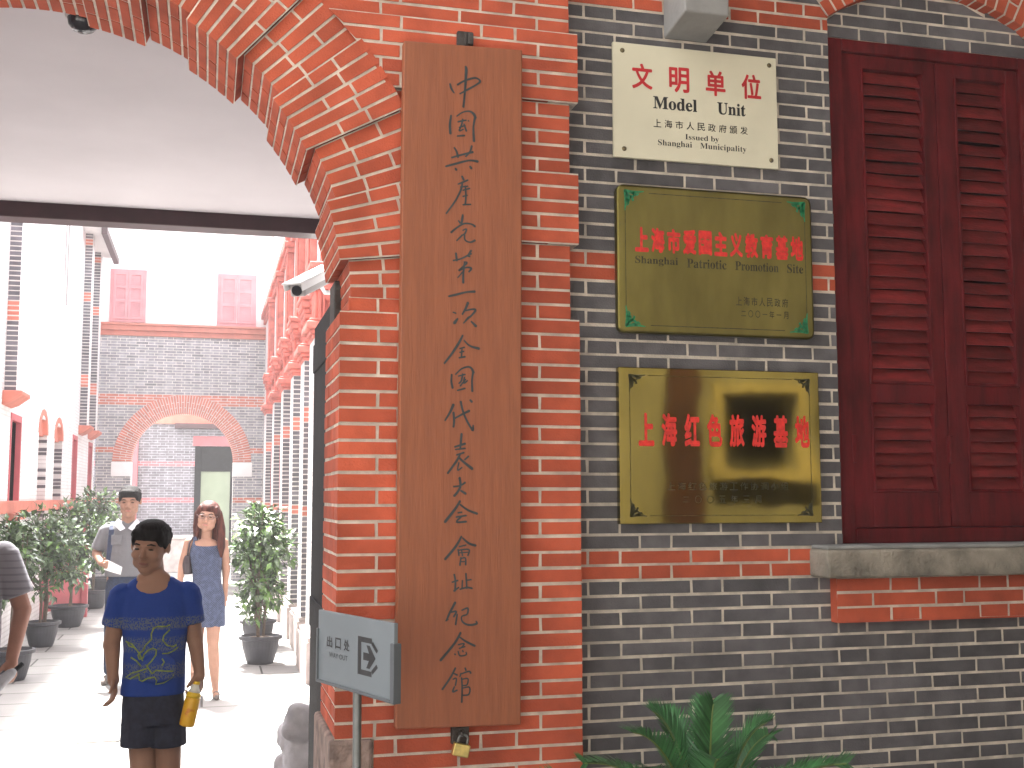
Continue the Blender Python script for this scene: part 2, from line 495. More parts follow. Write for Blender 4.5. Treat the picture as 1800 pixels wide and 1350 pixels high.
# red brick archway: quoined jambs, voussoirs in stepped groups, spandrel
PA, PB = -0.085, -0.068
zones = []   # (z0, z1, A?)
zz = [0.0, zI(23), zI(18), zI(13), zI(8), zI(3), zI(-2), zI(-7), zI(-10)]
rowsA = []
arch = MB()
D2 = R(1)
ROUT = 1.325
def xo(z):        # outer edge of the ring to the right of the axis at height z
    k = ROUT*ROUT-(z-CZ)**2
    return CX+math.sqrt(k) if k > 0 and z > CZ else (None if z > CZ else CX+ROUT)
JE = [0.5087, 0.77, 1.034]; JO = [0.5733, 0.84, 0.955]
for side in (1, -1):
    for k in range(len(zz)-1):
        isA = (k % 2 == 0)
        yp = PA if isA else PB
        xr = 1.172 if isA else 1.146
        xl = 0.388 if isA else 0.418
        if k == 0:
            bnds = [0.0]+[zI(i) for i in range(66, 22, -1) if zI(i) > 0.03]
        else:
            n = 5 if k < len(zz)-2 else 3
            bnds = [zz[k]+(zz[k+1]-zz[k])*i/n for i in range(n+1)]
        rr = rowlist(bnds); z0_ = bnds[0]
        def sp(r, v0, v1, xl=xl, xr=xr, k=k):
            z = (v0+v1)/2
            if z < CZ: L0 = L1 = xl
            else:
                f = lambda v: (CX+math.sqrt(max(0, (ROUT-.012)**2-(v-CZ)**2))) if v < CZ+ROUT-.012 else CX
                L0, L1 = f(v0), f(v1)
                if v1-CZ > ROUT: L0, L1 = (CX if v0-CZ > ROUT-.03 else L0), CX
            sk = 0.952 < z < 0.9
            if k == 0 and z < 0.955: L0 = L1 = 0.508
            if side == 1: return [(L0, xr, L1, xr)]
            return [(2*CX-xr, 2*CX-L0, 2*CX-xr, 2*CX-L1)]
        def jn(r, rr=rr):
            i = idx_of(rr[r][1])
            base = JE if i % 2 == 0 else JO
            out = list(base)
            for q in range(1, 6): out += [base[0]-0.36*q+(.0 if q % 2 else .0), base[0]-0.36*q+.12]
            return [x if side == 1 else 2*CX-x for x in out]
        brickwork(arch, (0, yp+(.0022 if z0_ >= CZ-.06 else 0), 0), (1, 0, 0), (0, -1, 0), rr, sp, jn, lambda r, z: 1)
        # body behind this zone and the jamb reveal facing the opening
        z0, z1 = bnds[0], bnds[-1]
        if z1 <= CZ+0.02 or k <= 1:
            zt = min(z1, CZ) if k == 1 else z1
            zb = max(z0, 0.955) if k == 0 else z0
            x = lambda q: q if side == 1 else 2*CX-q
            p0, p1 = sorted((x(xl+.004), x(xr-.002)))
            arch.box(p0, p1, yp+.004, 0.352, zb, zt, 0)
            rr2 = [q for q in rr if q[1] > zb+.02 and q[0] < zt-.02]
            rr2 = [(max(a_, zb), min(b_, zt)) for a_, b_ in rr2]
            brickwork(arch, (x(xl), 0, 0), (0, 1, 0), (-side, 0, 0), rr2, lambda r, v0, v1, yp=yp: [(yp, 0.35, yp, 0.35)],
                      lambda r: [yp+0.11, yp+.325] if r % 2 else [yp+.215], lambda r, z: 1)
        # right-hand return of the quoin blocks, and underside
        x = lambda q: q if side == 1 else 2*CX-q
        p0, p1 = sorted((x(xr), x(xr-.10)))
        arch.box(p0, p1, yp+.009, 0.03, z0+.004, z1-.004, 1)
        arch.box(p0+.001, p1-.001, yp+.0095, 0.03, z0+.0005, z1-.0005, 0)
        if isA and k:     # underside of a projecting block
            q0, q1 = sorted((x(max(xl, 0.62)), x(xr-.004)))
            arch.box(q0, q1, yp+.006, PB+.02, z0+.0042, z0+.03, 1)
# spandrel body above the arch
arch.box(.50, 1.15, PA+.012, .351, 0.0, .957, 0); arch.box(2*CX-1.15, 2*CX-.50, PA+.012, .351, 0.0, .957, 0)
arch.box(-2.31, 1.14, PB+.006, 0.352, CZ+ROUT-.002, ZT, 0)
for i in range(14):   # solid backing behind the spandrel either side of the ring
    za, zb = CZ+ROUT*i/14, CZ+ROUT*(i+1)/14
    x_ = CX+math.sqrt(max(0, ROUT**2-(za-CZ)**2))
    x_ = CX+math.sqrt(max(0, ROUT**2-(zb-CZ)**2))
    arch.box(x_-.01, 1.139, -.025, 0.35, za, zb, 0); arch.box(-2.309, 2*CX-x_+.01, -.025, 0.35, za, zb, 0)
groups = [(0, 6.9, 0, 3), (6.9, 18.2, 1, 5), (18.2, 28.1, 0, 4), (28.1, 39.4, 1, 5), (39.4, 48.7, 0, 4), (48.7, 60.0, 1, 5), (60.0, 69.0, 0, 4), (69.0, 80.5, 1, 5), (80.5, 99.5, 0, 8),
          (99.5, 111, 1, 5), (111, 120, 0, 4), (120, 131.3, 1, 5), (131.3, 140.6, 0, 4), (140.6, 151.9, 1, 5), (151.9, 161.8, 0, 4), (161.8, 173.1, 1, 5), (173.1, 180, 0, 3)]
for (d0, d1, isA, n) in groups:
    yp = PA if isA else PB
    r0 = RA if isA else RA+0.030
    cuts = [[.37, .66], [.62]] if isA else [[.34], [.3, .68]]
    ring(arch, CX, CZ, r0, ROUT+(.004 if isA else 0), yp, 0.35, R(d0), R(d1), n, 1, 0, cuts=cuts)
    for i in range(n):  # solid mortar core
        A, B = R(d0+(d1-d0)*i/n), R(d0+(d1-d0)*(i+1)/n)
        q = lambda r, a_, y: (CX+r*math.cos(a_), y, CZ+r*math.sin(a_))
        arch.hexa([q(r0+.095, B, .10), q(r0+.095, A, .10), q(ROUT, A, .10), q(ROUT, B, .10), q(r0+.095, B, .349), q(r0+.095, A, .349), q(ROUT, A, .349), q(ROUT, B, .349)], 0)
arch.build('brick_archway', ['mortar', 'red'], HOUSE)
for sx in (1, -1):
    st = MB()
    x = lambda q: q if sx == 1 else 2*CX-q
    p0, p1 = sorted((x(0.372), x(0.504)))
    st.box(p0, p1, -0.092, 0.42, 0.0, 0.952)
    st.build('gate_base_stone', 'rough', HOUSE, bevel=0.012)

# passage behind the arch
YB = 3.25
p = MB(); p.box(-2.5, 1.05, 0.352, YB, 3.352, 3.6); p.build('passage_ceiling', 'ceil', HOUSE)
p = MB(); p.box(-2.5, 1.05, YB+.001, YB+.16, 3.262, 3.62); p.build('lintel_beam', 'beam', HOUSE, bevel=.006)
p = MB(); p.box(0.95, 1.1, 0.352, YB+.15, 0, 3.35); p.box(-2.5, -2.2, 0.352, YB+.15, 0, 3.35)
p.box(-7, 6, 3.45, 3.75, 3.64, 8.2); p.build('passage_wall', 'ceil', HOUSE)
p = MB(); p.box(-7.1, 6.1, -.25, 3.9, 8.2, 8.5); p.build('roof_slab', 'bracket', HOUSE)
# the open black gate leaf
lf = MB()
lf.box(0.432, 0.478, 0.37, 1.30, 0.03, 2.40); lf.box(0.424, 0.4325, 0.40, 1.27, 0.10, 0.22); lf.box(0.424, 0.4325, 0.40, 1.27, 1.15, 1.27)
lf.box(0.424, 0.4325, 0.40, 1.27, 2.2, 2.32)
lo = lf.build('gate_leaf', 'black', HOUSE, bevel=.004)
for z in (0.35, 1.45, 2.24):
    hb = MB(); hb.box(0.44, 0.50, 0.353, 0.42, z, z+.12); hb.build('hinge', 'iron', lo, bevel=.004)

pv = MB(); pv.box(0.400, 0.425, 0.20, 0.352, 2.262, 2.405); pv.build('pivot_plate', 'iron', HOUSE, bevel=.004)

# ------------------------------------------------------------------ shuttered window
fr = MB()
fr.box(WX0+.001, 2.24, 0.03, 0.12, 1.512, 3.372); fr.box(3.005, WX1-.001, 0.03, 0.12, 1.512, 3.372)
fr.box(2.24, 3.005, 0.03, 0.12, 3.325, 3.372); fr.box(2.24, 3.005, 0.03, 0.12, 1.512, 1.565)
wf = fr.build('window_frame', 'maroon', HOUSE, bevel=.004)
def shutter(x0, x1):
    s = MB()
    ys, ye = 0.042, 0.082
    st = 0.078
    z0, z1 = 1.568, 3.322
    s.box(x0, x0+st, ys, ye, z0, z1); s.box(x1-st*.62, x1, ys, ye, z0, z1)
    for a_, b_ in ((z0, 1.695), (2.018, 2.088), (3.27, z1)): s.box(x0+st, x1-st*.62, ys+.001, ye, a_, b_)
    # beads round the louvres
    for a_, b_ in ((1.695, 2.018), (2.088, 3.27)):
        s.box(x0+st, x0+st+.010, ys-.004, ye, a_, b_); s.box(x1-st*.62-.01, x1-st*.62, ys-.004, ye, a_, b_)
        s.box(x0+st+.01, x1-st*.62-.01, ys-.004, ye, a_, a_+.010)
    o = s.build('shutter', 'maroon', HOUSE, bevel=.0025)
    for a_, b_, n in ((1.705, 2.018, 7), (2.098, 3.27, 24)):
        l = MB()
        h = (b_-a_)/n
        for i in range(n):
            zc = a_+h*(i+.5)
            ang = R(64+rnd.uniform(-5, 5)); hl = h*.575
            dy, dz = math.cos(ang)*hl, math.sin(ang)*hl
            sag = rnd.uniform(-.0035, .0035); tw = rnd.uniform(-.003, .003)
            xa, xb = x0+st+.010, x1-st*.62-.010
            yc = 0.062
            N_ = 4
            th = .0032
            tt = min(1, max(0, rnd.gauss(.5, .25)))
            for q in range(N_):
                u0, u1 = q/N_, (q+1)/N_
                def PP(u, top, bk):
                    zz_ = zc+sag*math.sin(math.pi*u)+tw*(u-.5)
                    k_ = 1 if top else -1
                    return (xa+(xb-xa)*u, yc+k_*dy+(th*2 if bk else 0), zz_+k_*dz+(0 if bk else 0))
                l.hexa([PP(u0, 0, 0), PP(u1, 0, 0), PP(u1, 1, 0), PP(u0, 1, 0), PP(u0, 0, 1), PP(u1, 0, 1), PP(u1, 1, 1), PP(u0, 1, 1)], 0, tt)
        l.build('louvre_panel', 'maroonS', o)
    k = MB(); k.box(x0-.012, x0+.006, 0.024, 0.043, 1.80, 1.90); k.build('hinge', 'maroon', o, bevel=.003)
    return o
shutter(2.243, 2.638); shutter(2.642, 3.003)
bk = MB(); bk.box(WX0-.05, WX1+.05, 0.121, 0.33, 1.38, 3.60); bk.build('window_backing', 'dark', wf)
s = MB(); s.box(2.036, 3.22, -0.12, 0.03, 1.402, 1.498); so_ = s.build('window_sill', 'sill', HOUSE, bevel=.010)
s = MB(); s.box(2.045, 3.21, -0.105, 0.115, 1.4985, 1.5115); s.build('sill_topping', 'silltop', so_, bevel=.004)
c = MB(); cr = rowlist([1.245, 1.297, 1.348, 1.400])
brickwork(c, (0, -.045, 0), (1, 0, 0), (0, -1, 0), cr, lambda r, a_, b_: [(2.112, 3.15, 2.112, 3.15)], lambda r: [2.252, 2.502, 2.617, 2.867, 2.98] if r == 1 else [2.322, 2.437, 2.682, 2.80, 3.05], lambda r, z: 1)
c.box(2.114, 3.148, -.0415, 0.0, 1.246, 1.399, 0); c.box(2.1118, 2.125, -.0405, 0, 1.247, 1.398, 1); c.box(2.113, 3.149, -.043, -.0, 1.2445, 1.25, 1)
c.build('sill_corbel', ['mortar', 'red'], HOUSE)
b = MB(); prof = [(0.0, 3.283), (-0.19, 3.305), (-0.19, 3.80), (0.0, 3.80)]
b.prism([(y, z) for y, z in prof][::-1], lambda y, z, k: ((1.517, 1.680)[k], y-.001, z))
b.build('wall_bracket', 'bracket', HOUSE, bevel=.006, label='grey cement bracket jutting from the wall above the ivory sign')
# ------------------------------------------------------------------ lettering
def text_polys(body, bold=0.0, sx=1.0):
    c = bpy.data.curves.new('t', 'FONT')
    c.body = body; c.offset = bold; c.resolution_u = 3
    o = bpy.data.objects.new('t', c); COL.objects.link(o)
    bpy.context.view_layer.update()
    me = o.to_mesh()
    vs = [(v.co.x*sx, v.co.y) for v in me.vertices]
    fs = [tuple(p.vertices) for p in me.polygons]
    o.to_mesh_clear()
    bpy.data.objects.remove(o); bpy.data.curves.remove(c)
    return vs, fs
def put_text(mb, body, box, fn, m=0, bold=0.0):
    # box (u0, v0, u1, v1) in plate coordinates; fn(u, v) -> 3D
    cjk = ord(body[0]) > 0x2E00 and ord(body[0]) < 0x1D000
    vs, fs = text_polys(body, 0.0 if cjk else bold)
    offs = [(0, 0)] if not cjk or bold < .003 else [(0, 0)]+[(bold*math.cos(a_), bold*math.sin(a_)) for a_ in (0, .785, 1.571, 2.356, 3.1416, 3.927, 4.712, 5.498)]
    vs = [(a+dx, b+dy) for dx, dy in offs for a, b in vs]; n0 = len(vs)//len(offs)
    fs = [tuple(j+q_*n0 for j in f) for q_ in range(len(offs)) for f in fs]
    x0 = min(a for a, b in vs); x1 = max(a for a, b in vs); y0 = min(b for a, b in vs); y1 = max(b for a, b in vs)
    i = len(mb.v)
    for k_, (a, b) in enumerate(vs):     # overlaid strokes a few hundredths of a millimetre apart
        p_ = fn(box[0]+(a-x0)/(x1-x0)*(box[2]-box[0]), box[1]+(b-y0)/(y1-y0)*(box[3]-box[1]))
        mb.v.append((p_[0], p_[1]-(k_//n0)*4e-5, p_[2]))
    for f in fs:
        mb.f.append(tuple(i+j for j in f)); mb.m.append(m); mb.t.append(.5)
def put_chars(mb, chars, u0, u1, v0, v1, fn, m=0, bold=0.0, wfrac=0.82):
    n = len(chars); p = (u1-u0-(u1-u0)/n*wfrac)/(n-1) if n > 1 else 0
    w = (u1-u0)/n*wfrac
    for i, ch in enumerate(chars):
        a = u0+p*i
        vv0, vv1 = v0, v1
        if ch == '一': vv0, vv1 = v0+(v1-v0)*.45, v0+(v1-v0)*.56
        if ch == '二': vv0, vv1 = v0+(v1-v0)*.15, v0+(v1-v0)*.85
        put_text(mb, ch, (a, vv0, a+w, vv1), fn, m, bold)
def head_chars(par, chars, u0, u1, v0, v1, fn, bold, wfrac, m):
    n = len(chars); w = (u1-u0)/n*wfrac; p = (u1-u0-w)/(n-1)
    for i, ch in enumerate(chars):
        k = MB(); put_text(k, ch, (u0+p*i, v0, u0+p*i+w, v1), fn, 0, bold); k.build('character', m, par)
def serif(s):
    o = ''
    for ch in s:
        if 'A' <= ch <= 'Z': o += chr(0x1D400+ord(ch)-65)
        elif 'a' <= ch <= 'z': o += chr(0x1D41A+ord(ch)-97)
        else: o += ch
    return o
def ribbon(mb, pts, fn, m=0, res=5):
    # brush stroke: Catmull-Rom through (u, v, width)
    P = [Vector(p) for p in pts]
    if len(P) == 2: P = [P[0], (P[0]+P[1])/2, P[1]]
    Q = []
    for k in range(len(P)-1):
        a = P[max(0, k-1)]; b = P[k]; c = P[k+1]; d = P[min(len(P)-1, k+2)]
        for q in range(res):
            t = q/res
            Q.append(0.5*((2*b)+(c-a)*t+(2*a-5*b+4*c-d)*t*t+(3*b-a-3*c+d)*t**3))
    Q.append(P[-1])
    n = len(Q); L = []
    for k, p in enumerate(Q):
        d = Vector((Q[min(n-1, k+1)][0]-Q[max(0, k-1)][0], Q[min(n-1, k+1)][1]-Q[max(0, k-1)][1]))
        d = d.normalized() if d.length > 1e-9 else Vector((1, 0))
        L.append((p[0], p[1], -d[1]*p[2]/2, d[0]*p[2]/2, d))
    prev = None
    for k, (u, v, nx, ny, d) in enumerate(L):
        if k == 0: cap = [fn(u-d[0]*abs(pts[0][2])*.35, v-d[1]*abs(pts[0][2])*.35)]
        cur = (fn(u-nx, v-ny), fn(u+nx, v+ny))
        if k == 0: mb.face([cap[0], cur[0], cur[1]], m)
        else: mb.face([prev[0], cur[0], cur[1], prev[1]], m)
        prev = cur
    u, v, nx, ny, d = L[-1]; w_ = pts[-1][2]
    mb.face([prev[0], fn(u+d[0]*w_*.4, v+d[1]*w_*.4), prev[1]], m)

# ------------------------------------------------------------------ the tall wooden name board
bd = thing('wooden_signboard', 'tall reddish brown wooden name board with a column of handwritten characters', 'signboard', (0.767, -0.115, 0.98))
b = MB()
bp_ = [(0.5655, 0.984), (0.9555, 0.978), (0.9655, 3.136), (0.5745, 3.128)]
b.prism([(x, z) for x, z in bp_], lambda x, z, k: (x, (-0.134, -0.092)[k], z))
b.build('board', 'wood', bd, bevel=.004)
STROKES='174 2099 37 178 2084 59 188 2069 22;198 2097 52 220 2112 44 252 2125 52 266 2123 44 273 2115 59 260 2103 44 236 2087 52 206 2068 30;225 2161 52 227 2149 81 225 2108 67 222 2067 52 218 2025 59;178 1995 44 174 1963 67 176 1934 67;196 1993 30 216 2008 30 238 2013 44 252 2005 74 258 1992 74;256 1994 59 251 1961 52 253 1915 74;200 1975 37 216 1980 44 228 1983 30;216 1986 37 212 1966 44 204 1947 37;204 1957 30 224 1965 37;220 1970 30 228 1947 52;206 1945 30 218 1952 30;198 1928 37 222 1932 52;234 1982 37 236 1980 30;188 1890 37 196 1878 52 201 1859 59;180 1856 44 204 1865 44 250 1880 59;246 1900 52 240 1880 44 226 1863 37;161 1826 44 196 1838 59 236 1851 44 266 1850 74;192 1822 52 196 1817 67;240 1832 52 245 1825 67;214 1798 52 220 1786 59;201 1771 30 220 1780 44 234 1787 37;209 1762 37 234 1767 30;216 1780 37 211 1754 52 193 1717 44 163 1673 37;225 1767 44 227 1735 44 225 1707 44;217 1752 30 240 1760 37;217 1732 37 232 1737 30;217 1705 37 243 1708 37;217 1673 44 215 1658 67 213 1642 44;203 1653 37 209 1645 44;179 1613 59 197 1629 44 221 1644 44 245 1644 37 257 1637 67;217 1622 30 229 1627 37 223 1611 44 213 1606 30;217 1608 30 205 1596 37 197 1587 22;223 1607 37 225 1591 37 241 1585 37 257 1592 59;195 1548 52 198 1523 59;186 1523 37 213 1531 37 245 1549 52;245 1559 44 235 1542 52 241 1539 30;221 1520 30 231 1518 44 213 1500 37 205 1492 44 229 1503 37 245 1501 59 237 1489 37;223 1516 44 219 1481 52 219 1453 59;217 1488 30 201 1469 22;172 1408 44 198 1415 59 229 1424 44 257 1427 67;186 1358 30 196 1355 37;202 1339 37 192 1325 89 190 1321 37;235 1391 74 227 1371 59 216 1352 37;225 1364 30 249 1370 44 259 1367 59 245 1349 44 235 1341 59 220 1324 22;245 1331 37 261 1316 81;218 1286 44 206 1262 67 183 1226 59 159 1195 44;222 1270 30 241 1253 44 271 1245 74;208 1243 30 224 1248 37;216 1247 30 214 1216 44;208 1231 30 222 1235 37;206 1214 37 226 1218 44;183 1161 44 182 1138 52 186 1118 59;195 1161 30 214 1179 37 234 1186 44 246 1182 52 253 1168 74;251 1168 52 248 1143 44 249 1109 59;204 1156 30 226 1162 37;218 1164 37 214 1142 44 206 1133 30;224 1154 30 222 1135 44 234 1143 30;210 1125 37 228 1147 30;201 1111 37 226 1118 44;189 1067 74 178 1042 59 162 1016 37;189 1042 59 191 1016 59 189 996 52;212 1077 59 218 1050 52 230 1020 52 246 993 52 251 988 74 252 1003 30;193 1023 37 218 1037 52 240 1048 67;242 1082 44 248 1076 67;215 976 59 213 951 59 211 928 44;193 934 44 227 945 59;195 926 30 227 930 44;199 909 37 223 917 44;211 913 44 199 890 59 171 852 52;207 902 52 219 890 59 250 866 81;238 906 44 225 894 37;207 886 30 203 862 30 217 871 30;209 839 67 212 814 59 204 796 59 192 782 67;190 811 44 211 814 37 227 824 52;213 799 44 229 789 67;211 767 52 196 743 67 163 702 74;211 756 37 235 739 52 266 727 59;204 730 37 217 732 37;198 717 37 231 722 44;217 720 37 200 702 44 231 703 52;216 658 43 197 626 64 164 588 64;219 653 32 239 636 54 261 629 64;208 626 27 230 631 32;205 618 32 208 599 32;205 615 27 239 617 37 236 598 32;216 617 27 219 598 27;208 607 21 236 609 21;214 593 37 211 569 43;214 590 27 228 591 32 229 570 43;214 580 21 226 580 21;193 542 43 197 521 43 196 491 43;186 518 32 205 523 37;192 491 43 208 502 32;230 544 43 233 498 37;219 523 32 218 499 32;233 523 27 247 525 32;211 496 32 233 501 43 250 498 43;197 457 64 178 422 54 170 403 43;184 427 32 200 429 43 192 413 43;203 421 32 198 389 43;175 406 27 167 401 27;217 432 32 236 438 43 234 420 37 217 413 32 220 397 37 239 387 48 264 390 54 262 398 27;214 365 54 195 333 59 151 283 64;211 351 27 231 337 48 259 323 54;206 328 27 225 331 32 217 319 32;209 317 27 228 322 27;195 301 32 198 299 37;206 309 27 212 295 32 231 297 32 231 305 27;220 311 27 222 306 27;198 259 43 182 230 48 157 196 48;192 243 27 204 237 37;190 225 27 201 227 32 198 206 37;195 203 32 190 188 43 204 192 32;228 258 37 231 250 37;215 242 32 212 232 27;215 240 27 240 247 37 246 241 43;217 229 37 219 200 37 218 155 43;219 224 27 237 225 27 234 207 32 219 205 21;219 197 21 242 199 32 240 178 37 220 176 27'
b = MB()
dep = [0]
for st in STROKES.split(';'):
    q = list(map(int, st.split()))
    pts = [(0.55+q[i]/1000, 0.9+q[i+1]/1000, max(.0016+q[i+2]/10000*1.0, .0034)) for i in range(0, len(q), 3)]
    dep[0] = (dep[0]+1) % 7
    yy = -0.1352-dep[0]*0.00012
    ribbon(b, pts, lambda u, v: (u, yy, v))
b.build('lettering', 'ink', bd)
def clip(x, z, lab, grp):
    t = thing('iron_clip', lab, 'bracket', (x, -0.09, z))
    k = MB(); k.box(x-.026, x+.026, -.108, -.088, z-.03, z+.022); k.build('plate', 'iron', t, bevel=.003)
    k = MB(); k.box(x-.004, x+.004, -.116, -.108, z-.028, z+.018); k.box(x+.006, x+.024, -.124, -.108, z-.026, z+.012); k.build('hook', 'iron', t, bevel=.002)
    return t
clip(0.780, 3.168, 'dark rusty iron clip holding the top edge of the wooden board', None)
t = thing('iron_clip', 'dark iron bracket under the bottom edge of the wooden board', 'bracket', (0.769, -.09, 0.955))
k = MB(); k.box(0.743, 0.797, -.112, -.086, 0.925, 0.985); k.build('plate', 'iron', t, bevel=.003)
k = MB(); k.tube([(0.770, -.112, .962), (0.770, -.128, .962), (0.770, -.132, .952)], .005, 8); k.build('staple', 'iron', t)
t = thing('padlock', 'small yellow brass padlock hanging below the wooden board', 'padlock', (0.766, -.125, 0.912))
k = MB()
c_, s_ = math.cos(R(-14)), math.sin(R(-14))
def rp(x, z): return (0.767+x*c_-z*s_, 0.912+x*s_+z*c_)
k.prism([rp(-.026, -.019), rp(.026, -.019), rp(.026, .019), rp(-.026, .019)], lambda x, z, q: (x, (-.140, -.116)[q], z))
k.build('lock_body', 'brassP', t, bevel=.004)
k = MB(); pts = [rp(-.015, .018)]+[rp(-.015*math.cos(a), .032+.014*math.sin(a)) for a in (0, .5, 1, 1.57, 2.1, 2.6, 3.14)]+[rp(.015, .018)]
k.tube([(x, -.128, z) for x, z in pts], .0038, 8); k.build('shackle', 'steel', t, smooth=True)

# ------------------------------------------------------------------ three plates on the grey wall
def plate_fn(x0, x1, z0, z1, y):   # u to the right, v downwards 0..1 -> 3D
    return lambda u, v: (x0+(x1-x0)*u, y, z1-(z1-z0)*v)
def flipbox(u0, vt, u1, vb): return (u0, vb, u1, vt)
X0, X1, Z0, Z1 = 1.322, 1.943, 2.839, 3.247
t = thing('ivory_sign', 'ivory enamel plate with large red characters over Model Unit, topmost of the wall plates', 'sign', ((X0+X1)/2, -.01, Z0))
k = MB(); k.box(X0, X1, -.018, -.004, Z0, Z1); k.build('plate', 'ivory', t, bevel=.0015)
f = plate_fn(X0, X1, Z0, Z1, -.0187)
head_chars(t, '文明单位', .11, .90, .395, .17, f, .026, .62, 'signred')
k = MB()
put_text(k, serif('Model'), (.235, .555, .50, .445), f, 0, .012)
k.build('english_heading', 'signblk', t)
k = MB()
put_text(k, serif('Unit'), (.625, .555, .80, .445), f, 0, .012)
k.build('english_heading', 'signblk', t)
k = MB()
put_chars(k, '上海市人民政府颁发', .235, .81, .715, .645, f, 0, .008, .72)
k.build('issuer_lettering', 'signblk', t)
k = MB()
put_text(k, serif('Issued by'), (.425, .815, .63, .755), f, 0, -.004)
put_text(k, serif('Shanghai'), (.26, .885, .465, .82), f, 0, -.004)
put_text(k, serif('Municipality'), (.515, .885, .80, .82), f, 0, -.004)
k.build('lettering', 'signblk', t)
for u, v in ((.055, .07), (.955, .07), (.06, .925), (.955, .925)):
    k = MB(); c = f(u, v); k.lathe([(0.0, .004), (.006, .0035), (.0085, .001), (.0085, -.001)], (0, 0, 0), 14)
    k.v = [(c[0]+a, -.018-z, c[2]+b_) for a, b_, z in k.v]; k.f = [g_[::-1] for g_ in k.f]
    k.build('screw', 'screw', t, smooth=True)

def rounded(x0, x1, z0, z1, r, n=6):
    out = []
    for cx, cz, a0 in ((x1-r, z0+r, -90), (x1-r, z1-r, 0), (x0+r, z1-r, 90), (x0+r, z0+r, 180)):
        for i in range(n+1):
            a = R(a0+90*i/n); out.append((cx+r*math.cos(a), cz+r*math.sin(a)))
    return out
def ornament(mb, f, cu, cv, du, dv, asp, s):
    # filigree in a plate corner: du, dv = +-1 towards the plate middle
    g = lambda u, v: f(cu+du*u*s/asp, cv+dv*v*s)
    for st in ([(0, 0, .12), (.35, .06, .16), (.7, .04, .1), (1, .0, .05)], [(0, 0, .12), (.06, .35, .16), (.04, .7, .1), (0, 1, .05)],
               [(.1, .1, .1), (.3, .3, .16), (.5, .25, .1), (.45, .12, .08), (.33, .14, .06)], [(.1, .1, .1), (.25, .5, .12), (.14, .47, .08), (.13, .35, .06)],
               [(.45, .05, .08), (.62, .2, .12), (.75, .12, .06)], [(.05, .45, .08), (.2, .62, .12), (.12, .75, .06)], [(.3, .3, .1), (.45, .45, .12), (.38, .52, .05)]):
        P_ = [(a, b_, w_*s*(.62)) for a, b_, w_ in st]
        ribbon_uv(mb, P_, g, .62*s)
def ribbon_uv(mb, pts, g, sc):
    for k in range(len(pts)-1):
        a, b_ = pts[k], pts[k+1]
        d = Vector((b_[0]-a[0], b_[1]-a[1])).normalized()
        n = Vector((-d.y, d.x))
        wa, wb = a[2]/sc*.5, b_[2]/sc*.5
        mb.face([g(a[0]-n.x*wa-d.x*wa*.4, a[1]-n.y*wa-d.y*wa*.4), g(b_[0]-n.x*wb, b_[1]-n.y*wb), g(b_[0]+n.x*wb, b_[1]+n.y*wb), g(a[0]+n.x*wa-d.x*wa*.4, a[1]+n.y*wa-d.y*wa*.4)])
def border(mb, f, u, v, wu, wv, gaps):
    for (a, b_) in gaps:
        mb.face([f(a, v), f(b_, v), f(b_, v+wv), f(a, v+wv)]); mb.face([f(a, 1-v-wv), f(b_, 1-v-wv), f(b_, 1-v), f(a, 1-v)])
        mb.face([f(u, a), f(u+wu, a), f(u+wu, b_), f(u, b_)]); mb.face([f(1-u-wu, a), f(1-u, a), f(1-u, b_), f(1-u-wu, b_)])

# middle plaque: dull brass, rounded corners, pillowed rim
X0, X1, Z0, Z1 = 1.324, 2.062, 2.229, 2.742
t = thing('brass_plaque', 'dull brass plaque with rounded green filigree corners, middle of the wall plates', 'plaque', ((X0+X1)/2, -.02, Z0))
k = MB(); k.prism(rounded(X0, X1, Z0, Z1, .028), lambda x, z, q: (x, (-.032, -.001)[q], z)); k.build('plate', 'brassA', t, bevel=.009, seg=4)
f = plate_fn(X0, X1, Z0, Z1, -.0327)
head_chars(t, '上海市爱国主义教育基地', .088, .948, .455, .285, f, .050, .86, 'signred2')
k = MB()
for wtxt, a, b_ in (('Shanghai', .088, .30), ('Patriotic', .345, .545), ('Promotion', .59, .815), ('Site', .86, .945)):
    put_text(k, serif(wtxt), (a, .545, b_, .482), f, 0, .004)
put_chars(k, '上海市人民政府', .59, .86, .785, .725, f, 0, .008, .8)
put_chars(k, '二〇〇一年一月', .615, .86, .865, .815, f, 0, .008, .72)
border(k, f, .040, .052, .003, .005, [(.16, .84)])
k.build('lettering', 'etch', t)
for cu, cv, du, dv in ((.040, .045, 1, 1), (.960, .045, -1, 1), (.040, .955, 1, -1), (.960, .955, -1, -1)):
    k = MB(); ornament(k, plate_fn(X0, X1, Z0, Z1, -.0329), cu, cv, du, dv, 1.44, .135); k.build('corner_ornament', 'green', t)

